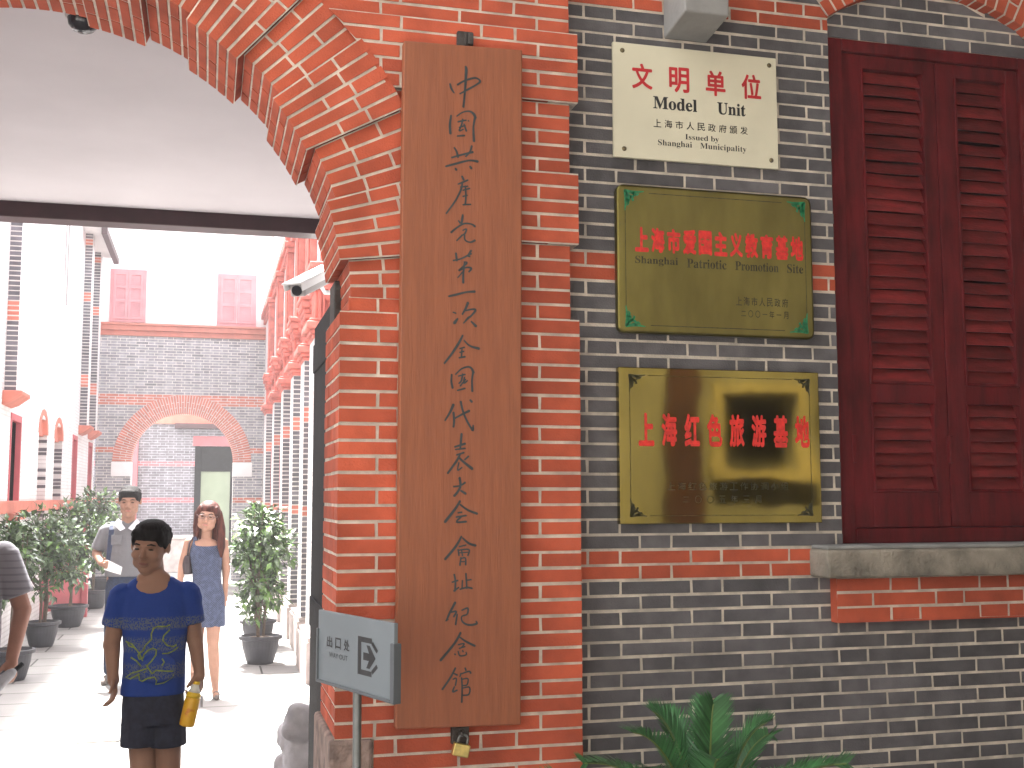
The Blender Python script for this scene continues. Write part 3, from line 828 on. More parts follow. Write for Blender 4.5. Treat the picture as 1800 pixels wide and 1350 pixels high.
# lower plaque: polished brass, square corners, bent sheet that mirrors the street
X0, X1, Z0, Z1 = 1.326, 2.071, 1.588, 2.113
t = thing('brass_plaque', 'shiny square brass plaque with dark corner flourishes, lowest of the wall plates', 'plaque', ((X0+X1)/2, -.02, Z0))
k = MB(); k.box(X0, X1, -.030, -.001, Z0, Z1); k.build('plate', 'brassB', t, bevel=.0025)
f = plate_fn(X0, X1, Z0, Z1, -.0307)
head_chars(t, '上海红色旅游基地', .092, .945, .505, .292, f, .042, .70, 'signred2')
k = MB()
put_chars(k, '上海红色旅游工作协调小组', .225, .83, .785, .735, f, 0, .004, .8)
put_chars(k, '二〇〇五年三月', .30, .69, .870, .820, f, 0, .004, .6)
border(k, f, .050, .05, .0025, .004, [(.14, .86)])
k.build('lettering', 'etch', t)
for cu, cv, du, dv in ((.05, .05, 1, 1), (.95, .05, -1, 1), (.05, .95, 1, -1), (.95, .95, -1, -1)):
    k = MB(); ornament(k, plate_fn(X0, X1, Z0, Z1, -.0309), cu, cv, du, dv, 1.42, .11); k.build('corner_ornament', 'etch', t)

# ------------------------------------------------------------------ exit sign on a pole
A_, B_ = Vector((0.342, -0.075, 1.134)), Vector((0.503, -0.515, 1.131))
dirp = (B_-A_); Lp = dirp.length; dirp.normalize()
nrm = Vector((dirp.y, -dirp.x, 0))      # towards the camera side
if nrm.dot(Vector((0, -3.646, 0))-A_) < 0: nrm = -nrm
HP = 0.207
t = thing('exit_sign', 'grey way out sign with black arrow on a steel pole', 'sign', (0.437, -.29, 0.0))
def pf(u, h, d): p_ = A_+dirp*(u*Lp)+nrm*d; return (p_.x, p_.y, 1.133+HP*h)
k = MB(); k.hexa([pf(0, 0, .006), pf(1, 0, .006), pf(1, 1, .006), pf(0, 1, .006), pf(0, 0, -.006), pf(1, 0, -.006), pf(1, 1, -.006), pf(0, 1, -.006)])
k.build('panel', 'panel', t, bevel=.0015)
k = MB()
for a, b_, h0, h1 in ((-.006, .012, -.03, .74), (.975, 1.02, -.03, .74), (.012, .975, -.03, .012)):
    k.hexa([pf(a, h0, .012), pf(b_, h0, .012), pf(b_, h1, .012), pf(a, h1, .012), pf(a, h0, -.012), pf(b_, h0, -.012), pf(b_, h1, -.012), pf(a, h1, -.012)])
k.build('holder', 'clip', t, bevel=.002)
ff = lambda u, v: pf(u, 1-v, .0068)
k = MB()
put_chars(k, '出口处', .13, .445, .50, .345, ff, 0, .02, .74)
put_text(k, 'WAY OUT', (.165, .635, .42, .565), ff, 0, .004)
k.build('lettering', 'signblk', t)
k = MB()
q = lambda *p: k.face([ff(*x) for x in p])
iu, iv = .555, .255     # square door frame with an arrow leaving it
W_, H_ = .265, .51
g_ = lambda a, b_: (iu+W_*a, iv+H_*b_)
q(g_(0, 0), g_(0, 1), g_(.17, 1), g_(.17, 0))
q(g_(.17, 0), g_(.17, .14), g_(.68, .14), g_(.68, 0)); q(g_(.17, .86), g_(.17, 1), g_(.68, 1), g_(.68, .86))
q(g_(.72, .07), g_(.66, .16), g_(.90, .36), g_(.97, .28)); q(g_(.66, .84), g_(.72, .93), g_(.97, .72), g_(.90, .64))
q(g_(.27, .40), g_(.27, .60), g_(.50, .60), g_(.50, .40))
q(g_(.42, .20), g_(.58, .20), g_(.86, .50), g_(.58, .80), g_(.42, .80), g_(.60, .50))
q(g_(.50, .40), g_(.50, .60), g_(.62, .58), g_(.62, .42))
k.build('arrow_symbol', 'signblk', t)
k = MB(); k.tube([(0.437, -.285, 0.02), (0.430, -.281, 1.13)], .0125, 16); k.build('pole', 'steel', t, smooth=False)
k = MB(); k.lathe([(0, .03), (.03, .028), (.10, .02), (.15, .012), (.15, 0), (0, 0)], (0.437, -.285, 0.0), 30); k.build('base', 'steel', t)
# ------------------------------------------------------------------ back house with the far arch
BY = 20.4
BK = thing('brick_house', 'grey brick house closing the alley with a pale red round arch and shutters coloured pink for overexposure', 'building', (-0.45, BY, 0))
bcx, bcz, bri, bro = -0.48, 2.38, 0.985, 1.34
bands = [(1.54, 1.66), (2.54, 2.68), (3.50, 3.75)]
inband = lambda z: any(a < z < b for a, b in bands)
w = MB()
rows = stepped(0.0, 4.90, .056)
def bsp(r, v0, v1):
    L, H = -2.14, 1.24
    z = (v0+v1)/2
    if z < bcz: return [(L, bcx-bri, L, bcx-bri), (bcx+bri, H, bcx+bri, H)]
    f_ = lambda v: math.sqrt(max(0, bro**2-(v-bcz)**2))-.01
    if z < bcz+bro: return [(L, bcx-f_(v0), L, bcx-f_(v1)), (bcx+f_(v0), H, bcx+f_(v1), H)]
    return [(L, H, L, H)]
brickwork(w, (0, BY, 0), (1, 0, 0), (0, -1, 0), rows, bsp, lambda r: flemish(-2.1, .36, .12, -2.2, 1.3)(r), lambda r, z: 2 if inband(z) else 1, gap=.013)
w.box(-2.14, bcx-bri-.004, BY+.006, BY+.5, 0, bcz, 0); w.box(bcx+bri+.004, 1.24, BY+.006, BY+.5, 0, bcz, 0)
for i in range(12):
    za, zb = bcz+bro*i/12, bcz+bro*(i+1)/12
    x_ = math.sqrt(max(0, bro**2-(za-bcz)**2))
    w.box(-2.139, bcx-x_+.01, BY+.007, BY+.5, za, zb, 0); w.box(bcx+x_-.01, 1.239, BY+.007, BY+.5, za, zb, 0)
w.box(-2.139, 1.239, BY+.006, BY+.5, bcz+bro, 4.9, 0)
w.build('brick_wall', ['mortarA', 'greyA', 'redA'], BK)
k = MB(); ring(k, bcx, bcz, bri, bro, BY-.03, BY+.42, 0, math.pi, 76, 1, 0, cuts=[[.6], [.3]], gap=.012)
for i in range(38):
    A, B = math.pi*i/38, math.pi*(i+1)/38
    q = lambda r, a_, y: (bcx+r*math.cos(a_), y, bcz+r*math.sin(a_))
    k.hexa([q(bri+.05, B, BY+.03), q(bri+.05, A, BY+.03), q(bro-.002, A, BY+.03), q(bro-.002, B, BY+.03), q(bri+.05, B, BY+.45), q(bri+.05, A, BY+.45), q(bro-.002, A, BY+.45), q(bro-.002, B, BY+.45)], 0)
k.build('round_arch', ['mortarA', 'redA'], BK)
for sx in (-1, 1):
    k = MB(); x0, x1 = sorted((bcx+sx*(bri-.01), bcx+sx*(bro+.02))); k.box(x0, x1, BY-.04, BY+.2, 2.09, 2.375); k.build('impost_stone', 'whitewall', BK, bevel=.006)
k = MB(); k.box(-2.14, 1.24, BY-.05, BY+.3, 4.9, 5.0); k.box(-2.14, 1.24, BY-.11, BY+.3, 5.0, 5.10); k.box(-2.14, 1.24, BY-.15, BY+.3, 5.10, 5.145); k.build('string_course', 'redA', BK, bevel=.01)
k = MB(); k.box(-2.14, 1.24, BY+.0, BY+.5, 5.145, 8.2); k.build('rendered_wall', 'whitewall', BK)
def alley_shutter(x0, x1, z0, z1):
    k = MB(); k.box(x0-.06, x1+.06, BY-.03, BY+.02, z0-.06, z0-.001); k.box(x0-.06, x1+.06, BY-.03, BY+.02, z1+.001, z1+.06); k.box(x0-.06, x0-.001, BY-.03, BY+.02, z0-.001, z1+.001); k.box(x1+.001, x1+.06, BY-.03, BY+.02, z0-.001, z1+.001)
    o = k.build('shutter_frame', 'blownpink', BK, bevel=.004)
    m_ = (x0+x1)/2
    for a, b in ((x0, m_-.003), (m_+.003, x1)):
        k = MB(); s_ = .05
        k.box(a, a+s_, BY-.05, BY-.003, z0, z1); k.box(b-s_, b, BY-.05, BY-.003, z0, z1)
        for zz_ in (z0, z0+(z1-z0)*.36, z0+(z1-z0)*.66, z1-s_): k.box(a+s_, b-s_, BY-.049, BY-.003, zz_, zz_+s_)
        k.box(a+s_, b-s_, BY-.022, BY-.003, z0+s_, z1-s_)
        n_ = 20
        for i in range(n_):
            zc = z0+.06+(z1-z0-.12)*(i+.5)/n_
            k.hexa([(a+s_, BY-.040, zc-.02), (b-s_, BY-.040, zc-.02), (b-s_, BY-.028, zc+.02), (a+s_, BY-.028, zc+.02), (a+s_, BY-.036, zc-.02), (b-s_, BY-.036, zc-.02), (b-s_, BY-.024, zc+.02), (a+s_, BY-.024, zc+.02)])
        k.build('shutter', 'blownpink', o)
alley_shutter(-1.90, -1.33, 5.23, 6.18); alley_shutter(.18, .84, 5.22, 6.18)
k = MB(); k.box(-2.2, 1.3, BY-.2, BY+.7, 8.2, 8.35); k.build('roof_edge', 'beam', BK)

# ------------------------------------------------------------------ the court seen through the far arch
CYW = 24.0
CT = thing('brick_wall', 'weathered grey brick wall with a glazed door seen through the far arch', 'wall', (-0.4, CYW, 0))
w = MB()
cb = [(1.53, 1.66), (2.36, 2.48)]
brickwork(w, (0, CYW, 0), (1, 0, 0), (0, -1, 0), stepped(0.0, 3.4, .06), lambda r, a, b: [(-2.6, -.28, -2.6, -.28), (.62, 2, .62, 2)] if b < 2.85 else [(-2.6, 2, -2.6, 2)],
          lambda r: flemish(-2.5, .36, .12, -2.6, 2)(r), lambda r, z: 2 if any(a < z < b for a, b in cb) else 1, gap=.016, jit=.004)
w.box(-2.6, -.28, CYW+.01, CYW+.3, 0, 3.4, 0); w.box(.62, 2, CYW+.01, CYW+.3, 0, 3.4, 0); w.box(-.28, .62, CYW+.01, CYW+.3, 2.85, 3.4, 0)
w.box(-2.6, 2, CYW+.01, CYW+.3, 3.4, 6.0, 3)
w.build('wall', ['greyA', 'greyB', 'redpaint', 'whitewall'], CT)
k = MB()
for i in range(24): x = -.33+.0417*i; k.box(x+.003, x+.0387, CYW-.03, CYW+.05, 2.86, 3.08)
k.box(-.33, .67, CYW-.02, CYW+.04, 2.865, 3.075); k.build('door_lintel', 'redpaint', CT)
k = MB(); k.box(-.28, -.14, CYW-.02, CYW+.1, 0, 2.85); k.box(.52, .62, CYW-.02, CYW+.1, 0, 2.85); k.box(-.14, .52, CYW-.02, CYW+.1, 2.27, 2.85); k.box(-.14, .52, CYW-.02, CYW+.1, 0.0, .12)
o = k.build('door_frame', 'black', CT, bevel=.006)
k = MB(); k.box(-.14, .52, CYW+.02, CYW+.05, .12, 2.27); k.build('door_pane', 'doorglass', o)
k = MB(); k.box(-.74, .4, CYW-.35, CYW+.2, 3.25, 3.36); k.build('eave', 'beam', CT)
k = MB(); k.box(-2.6, .9, CYW-.03, CYW+.2, 3.52, 3.9); k.box(-2.6, .9, CYW-.08, CYW+.2, 3.36, 3.52); k.build('red_fascia', 'redA', CT)
k = MB(); k.box(-1.66, -1.53, CYW-.25, CYW-.05, 0, 3.3); k.build('red_post', 'redpaint', CT, bevel=.01)
k = MB(); k.box(-1.6, .1, CYW-.7, CYW-.04, .012, .74); k.box(-1.62, .12, CYW-.75, CYW-.03, .74, .82); tag(k.build('stone_ledge', 'plinth', bevel=.02), 'pale stone ledge at the foot of the wall behind the far arch', 'ledge')

# ------------------------------------------------------------------ left row house
LX = -2.17
LH = thing('brick_house', 'row house with glare-whitened walls along the left side of the alley with grey brick pier ends', 'building', (LX, 13, 0))
niches = [(11.85, .62), (13.4, .62)]
k = MB()
# wall as slabs between the openings (outer face LX, openings through z 0.9..2.6)
opens = sorted([(10.4, 11.17, 2.64), (12.7, 13.53, 2.74), (14.34, 15.28, 2.74), (16.65, 17.35, 2.72), (19.3, 20.0, 2.72)])
y = 5.2
for a, b, zt in opens:
    k.box(LX-.4, LX, y, a, 0, 3.0); y = b
    k.box(LX-.4, LX, a, b, 0, .95); k.box(LX-.4, LX, a, b, zt, 3.0)
k.box(LX-.4, LX, y, 20.4, 0, 3.0); k.box(LX-.4, LX, 5.2, 20.4, 3.0, 9.5)
k.build('glare_white_wall', 'glarebrick', LH)
def pier(parent, x0, x1, ya, yb, z0, z1, bnd, whitemat='glarebrick'):
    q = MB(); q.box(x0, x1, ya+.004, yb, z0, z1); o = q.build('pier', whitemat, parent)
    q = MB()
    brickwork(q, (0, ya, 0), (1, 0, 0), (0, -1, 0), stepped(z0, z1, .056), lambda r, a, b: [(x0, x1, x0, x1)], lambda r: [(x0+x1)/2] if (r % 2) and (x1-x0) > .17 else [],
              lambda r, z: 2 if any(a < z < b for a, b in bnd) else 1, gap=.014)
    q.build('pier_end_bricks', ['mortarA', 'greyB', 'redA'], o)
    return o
ub = [(3.55, 3.85), (4.75, 5.05), (6.1, 6.3)]
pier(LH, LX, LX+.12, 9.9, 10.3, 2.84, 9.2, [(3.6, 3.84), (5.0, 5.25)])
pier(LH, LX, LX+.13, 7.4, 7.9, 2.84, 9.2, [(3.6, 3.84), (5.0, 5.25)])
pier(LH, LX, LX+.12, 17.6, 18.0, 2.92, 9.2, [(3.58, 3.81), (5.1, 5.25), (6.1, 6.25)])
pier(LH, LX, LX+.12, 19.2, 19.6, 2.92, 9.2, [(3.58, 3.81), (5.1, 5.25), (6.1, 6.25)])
for ya, zt in ((9.9, 2.84), (7.4, 2.84), (17.6, 2.92), (19.2, 2.92)):     # brick hood under each pier
    k = MB(); k.prism([(0, zt), (0, zt-.16), (.08, zt-.13), (.20, zt-.04), (.20, zt)][::-1], lambda a, z, q: (LX+a, (ya-.12, ya+.5)[q], z)); k.build('window_hood', 'redA', LH, bevel=.01)
for ya, yb, zt in opens:
    arched = zt == 2.74
    f_ = MB()
    if not arched:
        f_.box(LX-.05, LX+.012, yb-.05, yb-.001, .95, zt); f_.box(LX-.05, LX+.012, ya+.001, ya+.05, .95, zt); f_.box(LX-.05, LX+.012, ya+.05, yb-.05, zt-.08, zt-.001)
        f_.box(LX-.25, LX-.2, ya+.07, yb-.07, 1.65, 1.70)
        o = f_.build('window_frame', 'redpaint', LH, bevel=.004)
        f_ = MB(); f_.box(LX-.38, LX-.052, yb-.04, yb-.002, .95, zt); f_.build('dark_reveal', 'black', o)
        f_ = MB(); f_.box(LX-.24, LX-.22, ya+.07, yb-.07, .95, zt-.08); f_.build('window_pane', 'glassdark', o)
        f_ = MB(); f_.box(LX-.3, LX+.08, ya-.06, yb+.06, 1.42, 1.499); f_.build('window_sill', 'redA', LH, bevel=.008)
    else:
        brickwork(f_, (LX, yb, 0), (1, 0, 0), (0, -1, 0), stepped(.95, zt-.2, .056), lambda r, a, b: [(-.26, -.0, -.26, -.0)], lambda r: [-.12] if r % 2 else [], lambda r, z: 1, gap=.014)
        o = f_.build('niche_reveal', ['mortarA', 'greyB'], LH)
        f_ = MB(); n_ = 8
        for i in range(n_):    # pointed brick head of the niche
            a0, a1 = math.pi*i/n_, math.pi*(i+1)/n_
            yc, ry = (ya+yb)/2, (yb-ya)/2+.004
            q = lambda a_, r_, x: (x, yc-ry*math.cos(a_)*r_, zt-.2+.30*math.sin(a_)*r_)
            f_.hexa([q(a0, .86, LX+.01), q(a1, .86, LX+.01), q(a1, 1.12, LX+.01), q(a0, 1.12, LX+.01), q(a0, .5, LX-.3), q(a1, .5, LX-.3), q(a1, 1.12, LX-.3), q(a0, 1.12, LX-.3)])
        f_.box(LX-.30, LX-.05, ya+.002, yb-.002, zt-.22, zt-.001)
        f_.build('niche_head', 'redA', o)
        f_ = MB(); f_.box(LX-.32, LX-.28, ya, yb, .95, zt); f_.build('niche_back', 'greyA', o)
k = MB(); k.box(LX-.3, LX+.05, 5.2, 20.38, 1.50, 1.64); k.build('brick_band', 'redA', LH, bevel=.004)
k = MB(); k.box(-1.86, -1.76, 17.0, 19.7, 6.2, 6.32); eo = k.build('gutter', 'beam', LH, bevel=.01)
k = MB(); k.box(LX, -1.80, 17.0, 19.7, 6.32, 6.38); k.build('eave_soffit', 'whitewall', LH)
k = MB(); k.box(LX-.6, LX+.1, 5.1, 20.6, 9.5, 9.65); k.build('roof_edge', 'beam', LH)
k = MB()
for yv, za, zb in ((14.6, 5.0, 6.9), (14.9, 4.6, 6.9), (11.6, 5.6, 6.6)): k.tube([(LX+.03, yv, za), (LX+.03, yv+.04, (za+zb)/2), (LX+.03, yv, zb)], .012, 6)
k.build('wall_cable', 'greymetal', LH)

# ------------------------------------------------------------------ right row house
RX = 1.10
RH = thing('brick_house', 'low row house on the right side of the alley with red moulded capitals', 'building', (RX, 13, 0))
k = MB(); k.box(RX, RX+.4, 3.5, 20.4, 0, 5.2); k.build('glare_white_wall', 'glarebrick', RH)
yas = (7.0, 8.8, 10.4, 12.3, 14.5, 17.0)
for n_, ya in enumerate(yas):
    yb = ya+.5
    ye = ya+1.15
    x0 = .93 if n_ == 0 else .985
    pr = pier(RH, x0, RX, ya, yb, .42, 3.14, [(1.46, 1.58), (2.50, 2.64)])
    k = MB(); k.box(x0-.035, RX, ya-.03, ye, 0.012, .38); k.box(x0-.02, RX, ya-.02, ye-.01, .38, .42); k.build('plinth', 'plinth', RH, bevel=.008)
    k = MB()      # moulded capital in steps
    for i, (dz0, dz1, ex) in enumerate(((3.14, 3.18, .02), (3.18, 3.22, .045), (3.22, 3.29, .08), (3.29, 3.32, .055))):
        k.box(x0-ex, RX, ya-ex, yb+ex*.6, dz0, dz1)
    k.build('capital', 'redstone', RH, bevel=.012)
    k = MB(); k.box(x0+.03, RX, ya+.04, yb-.04, 3.32, 3.60)
    for i in range(3): k.box(x0+.005, x0+.03, ya+.08+i*.13, ya+.15+i*.13, 3.32, 3.60)
    for i in range(2): k.box(x0+.04+i*.035, x0+.06+i*.035, ya+.015, ya+.04, 3.32, 3.60)
    k.build('fluted_shaft', 'redstone', RH, bevel=.006)
    k = MB()
    for i, (dz0, dz1, ex) in enumerate(((3.60, 3.65, .01), (3.65, 3.71, .02), (3.71, 3.79, .045), (3.79, 3.85, .06))):
        k.box(x0-ex, RX, ya-ex, yb+ex*.5, dz0, dz1)
    k.build('console', 'redstone', RH, bevel=.015)
    k = MB(); k.box(RX-.075, RX, ya+.02, yb-.02, 3.85, 5.05)       # red panelled pilaster up to the coping
    for i in range(3): k.box(RX-.095, RX-.075, ya+.05+i*.15, ya+.11+i*.15, 3.85, 5.05)
    k.build('upper_pilaster', 'redstone', RH, bevel=.008)
    k = MB(); k.box(RX-.11, RX+.3, ya-.03, yb+.03, 5.05, 5.12); k.box(RX-.14, RX+.3, ya-.06, yb+.06, 5.12, 5.199); k.box(RX-.03, RX+.3, ya, yb, 5.43, 5.52); k.box(RX-.06, RX+.3, ya-.04, yb+.04, 5.52, 5.58)
    k.build('pilaster_cap', 'redstone', RH, bevel=.012)
    k = MB()      # carved garland of lumps under the console
    for i in range(14):
        zc = 3.34+.06*i; r_ = .036+.016*math.sin(i*2.1)
        prof = [(r_*math.sin(math.pi*j/6), -r_*math.cos(math.pi*j/6)) for j in range(7)]
        k.lathe(prof, (RX-.02+.03*math.sin(i*1.7), ya-.03, zc), 8)
    k.build('carved_garland', 'redstone', RH, smooth=True)
    if n_ < 5:
        yc = ye+.12; yd = yas[n_+1]-.12
        if yd-yc > .3:
            f_ = MB(); f_.box(RX-.03, RX-.001, yc, yd, .95, 1.02); f_.box(RX-.03, RX-.001, yc, yd, 2.5, 2.58); f_.box(RX-.03, RX-.001, yc, yc+.07, 1.02, 2.5); f_.box(RX-.03, RX-.001, yd-.07, yd, 1.02, 2.5)
            o = f_.build('window_frame', 'redpaint', RH, bevel=.004)
            f_ = MB(); f_.box(RX-.015, RX-.002, yc+.07, yd-.07, 1.02, 2.5); f_.build('window_pane', 'glassdark', o)
k = MB(); k.box(RX-.05, RX+.42, 3.9, 20.35, 5.2, 5.31); k.box(RX-.10, RX+.45, 3.9, 20.35, 5.31, 5.43); k.build('coping', 'redstone', RH, bevel=.012)

# ------------------------------------------------------------------ house across the street (mirrored in the brass)
OP = thing('brick_house', 'ochre rendered house across the street behind the viewer', 'building', (0, -7, 0))
k = MB()
for a, b, z0, z1 in ((-12, 5.0, 0, 11), (5.78, 14, 0, 11), (5.0, 5.78, 0, 1.95), (5.0, 5.78, 2.68, 11)): k.box(a, b, -7.4, -7.0, z0, z1)
k.build('wall', 'oppwall', OP)
k = MB(); k.box(5.0, 5.78, -7.35, -7.25, 1.95, 2.68); k.build('dark_window', 'dark', OP)
k = MB(); k.box(4.85, 5.95, -7.1, -6.88, 1.86, 1.949); k.build('window_sill', 'surround', OP)
k = MB(); k.box(-1.2, -.2, -7.0, -6.92, 0, 3.2); k.build('door', 'maroon', OP)
EW = thing('added_shade_wall', 'unseen wall added across the lane to darken the right of the front wall', 'building', (7, -3.4, 0))  # wall added out of view so the front is lit only from the left
k = MB(); k.box(6.05, 6.5, -6.95, -.02, 0, 8); k.build('wall', 'greyUp', EW)
k = MB(); k.box(6.0, 6.06, -4.2, -3.1, 0, 2.3); k.build('door', 'black', EW)
k = MB(); k.box(4.35, 4.72, -7.0, -6.9, 0, 6); k.build('reflected_pillar', 'beam', OP)  # dark pillar added to give the brass its vertical dark reflection
k = MB(); k.box(4.85, 4.97, -7.0, -6.95, 1.95, 2.80); k.box(5.81, 5.93, -7.0, -6.95, 1.95, 2.80); k.box(4.85, 5.93, -7.0, -6.96, 2.70, 2.80); k.build('window_surround', 'surround', OP)
AW = thing('unseen_blocker', 'unseen added awning roof over the lane above the shuttered window', 'light_blocker', (4.5, -3.4, 0))  # roof added out of view to keep sky light off the front wall
k = MB(); k.box(0.9, 7.0, -5.3, -.05, 4.9, 5.0); k.build('blocker_roof', 'beam', AW)
for x, y in ((5.9, -5.1), (5.9, -.3)):
    k = MB(); k.box(x-.05, x+.05, y-.05, y+.05, 0, 4.9); k.build('post', 'iron', AW)

# ------------------------------------------------------------------ small fixed things
t = thing('ceiling_lamp', 'small dark dome lamp under the white passage ceiling', 'lamp', (-.452, .46, 3.352))
k = MB(); k.lathe([(.062, 0), (.062, -.012), (.054, -.02)], (-.452, .46, 3.352), 24); k.build('lamp_base', 'greymetal', t, smooth=True)
k = MB(); k.lathe([(.054, -.018), (.050, -.04), (.036, -.058), (.018, -.067), (0.001, -.069)], (-.452, .46, 3.352), 24); k.build('lamp_dome', 'glassdark', t, smooth=True)

t = thing('security_camera', 'white box security camera pointing down out of the alley', 'camera', (.80, 3.75, 3.05))
a0, a1 = Vector((.735, 3.72, 3.115)), Vector((.485, 3.30, 2.915))
d = (a1-a0).normalized(); sdv = d.cross(Vector((0, 0, 1))).normalized(); uv = sdv.cross(d)
def cb_(l, s_, h): p_ = a0+d*l+sdv*s_+uv*h; return tuple(p_)
L_ = (a1-a0).length
def obox(mb, l0, l1, s0, s1, h0, h1):
    mb.hexa([cb_(l0, s0, h0), cb_(l0, s1, h0), cb_(l0, s1, h1), cb_(l0, s0, h1), cb_(l1, s0, h0), cb_(l1, s1, h0), cb_(l1, s1, h1), cb_(l1, s0, h1)])
k = MB(); obox(k, 0, L_-.03, -.05, .05, -.045, .04); k.build('housing', 'greymetal', t, bevel=.012)
k = MB(); obox(k, -.02, L_+.04, -.062, .062, .045, .055); obox(k, -.02, L_+.02, -.062, -.055, .0, .045); obox(k, -.02, L_+.02, .055, .062, .0, .045); k.build('sunshield', 'white', t, bevel=.003)
k = MB(); k.tube([cb_(L_-.04, 0, -.005), cb_(L_-.022, 0, -.005)], .032, 18); k.build('lens', 'glassdark', t)
k = MB(); k.tube([cb_(.16, 0, -.05), cb_(.12, 0, -.10), (.86, 3.70, 2.98)], .014, 10); k.box(.86, .948, 3.63, 3.77, 2.9, 3.06); k.build('mounting_arm', 'white', t)
k = MB()
for a, b in (((-.82, 4.86), (-.28, 4.90)), ((-.82, 5.43), (-.28, 5.47))): k.box(a[0], b[0], a[1], b[1], .012, .0165)
for a in (-.82, -.30): k.box(a, a+.04, 4.90, 5.43, .012, .0165)
fr_ = k.build('manhole_cover', 'iron'); tag(fr_, 'square manhole cover frame set in the pale alley paving', 'manhole cover')
k = MB(); k.box(-.775, -.305, 4.905, 5.425, .0125, .0150); k.build('lid', 'floor', fr_)

# red low gate panel and grey bin at the back left
t = thing('gate_panel', 'low red wooden gate panel standing behind the left potted shrubs', 'gate', (-1.85, 13.6, 0))
k = MB(); k.box(-1.66, -1.58, 13.62, 13.72, .014, 1.32); k.box(-2.18, -2.12, 13.4, 13.5, .014, 1.32); k.build('post', 'redpaint', t, bevel=.006)
k = MB(); k.hexa([(-2.12, 13.43, .12), (-1.66, 13.65, .12), (-1.66, 13.65, 1.22), (-2.12, 13.43, 1.22), (-2.12, 13.47, .12), (-1.66, 13.69, .12), (-1.66, 13.69, 1.22), (-2.12, 13.47, 1.22)]); k.build('panel', 'redpaint', t)
for z in (.12, .62, 1.14):
    k = MB(); k.hexa([(-2.12, 13.41, z), (-1.66, 13.63, z), (-1.66, 13.63, z+.08), (-2.12, 13.41, z+.08), (-2.12, 13.43, z), (-1.66, 13.65, z), (-1.66, 13.65, z+.08), (-2.12, 13.43, z+.08)]); k.build('rail', 'redpaint', t)
t = thing('planter_tub', 'dark low tub by the far left pier behind the man with the backpack', 'planter', (-1.52, 16.2, .012))
k = MB(); k.lathe([(0, 0), (.20, 0), (.27, .34), (.30, .34), (.30, .38), (.26, .38), (.25, .30), (0, .30)], (-1.52, 16.2, .012), 24); k.build('tub', 'pot', t, smooth=False)
k = MB(); k.lathe([(.25, .31), (.12, .36), (0, .37)], (-1.52, 16.2, .012), 20); k.build('earth', 'soil', t, smooth=True)

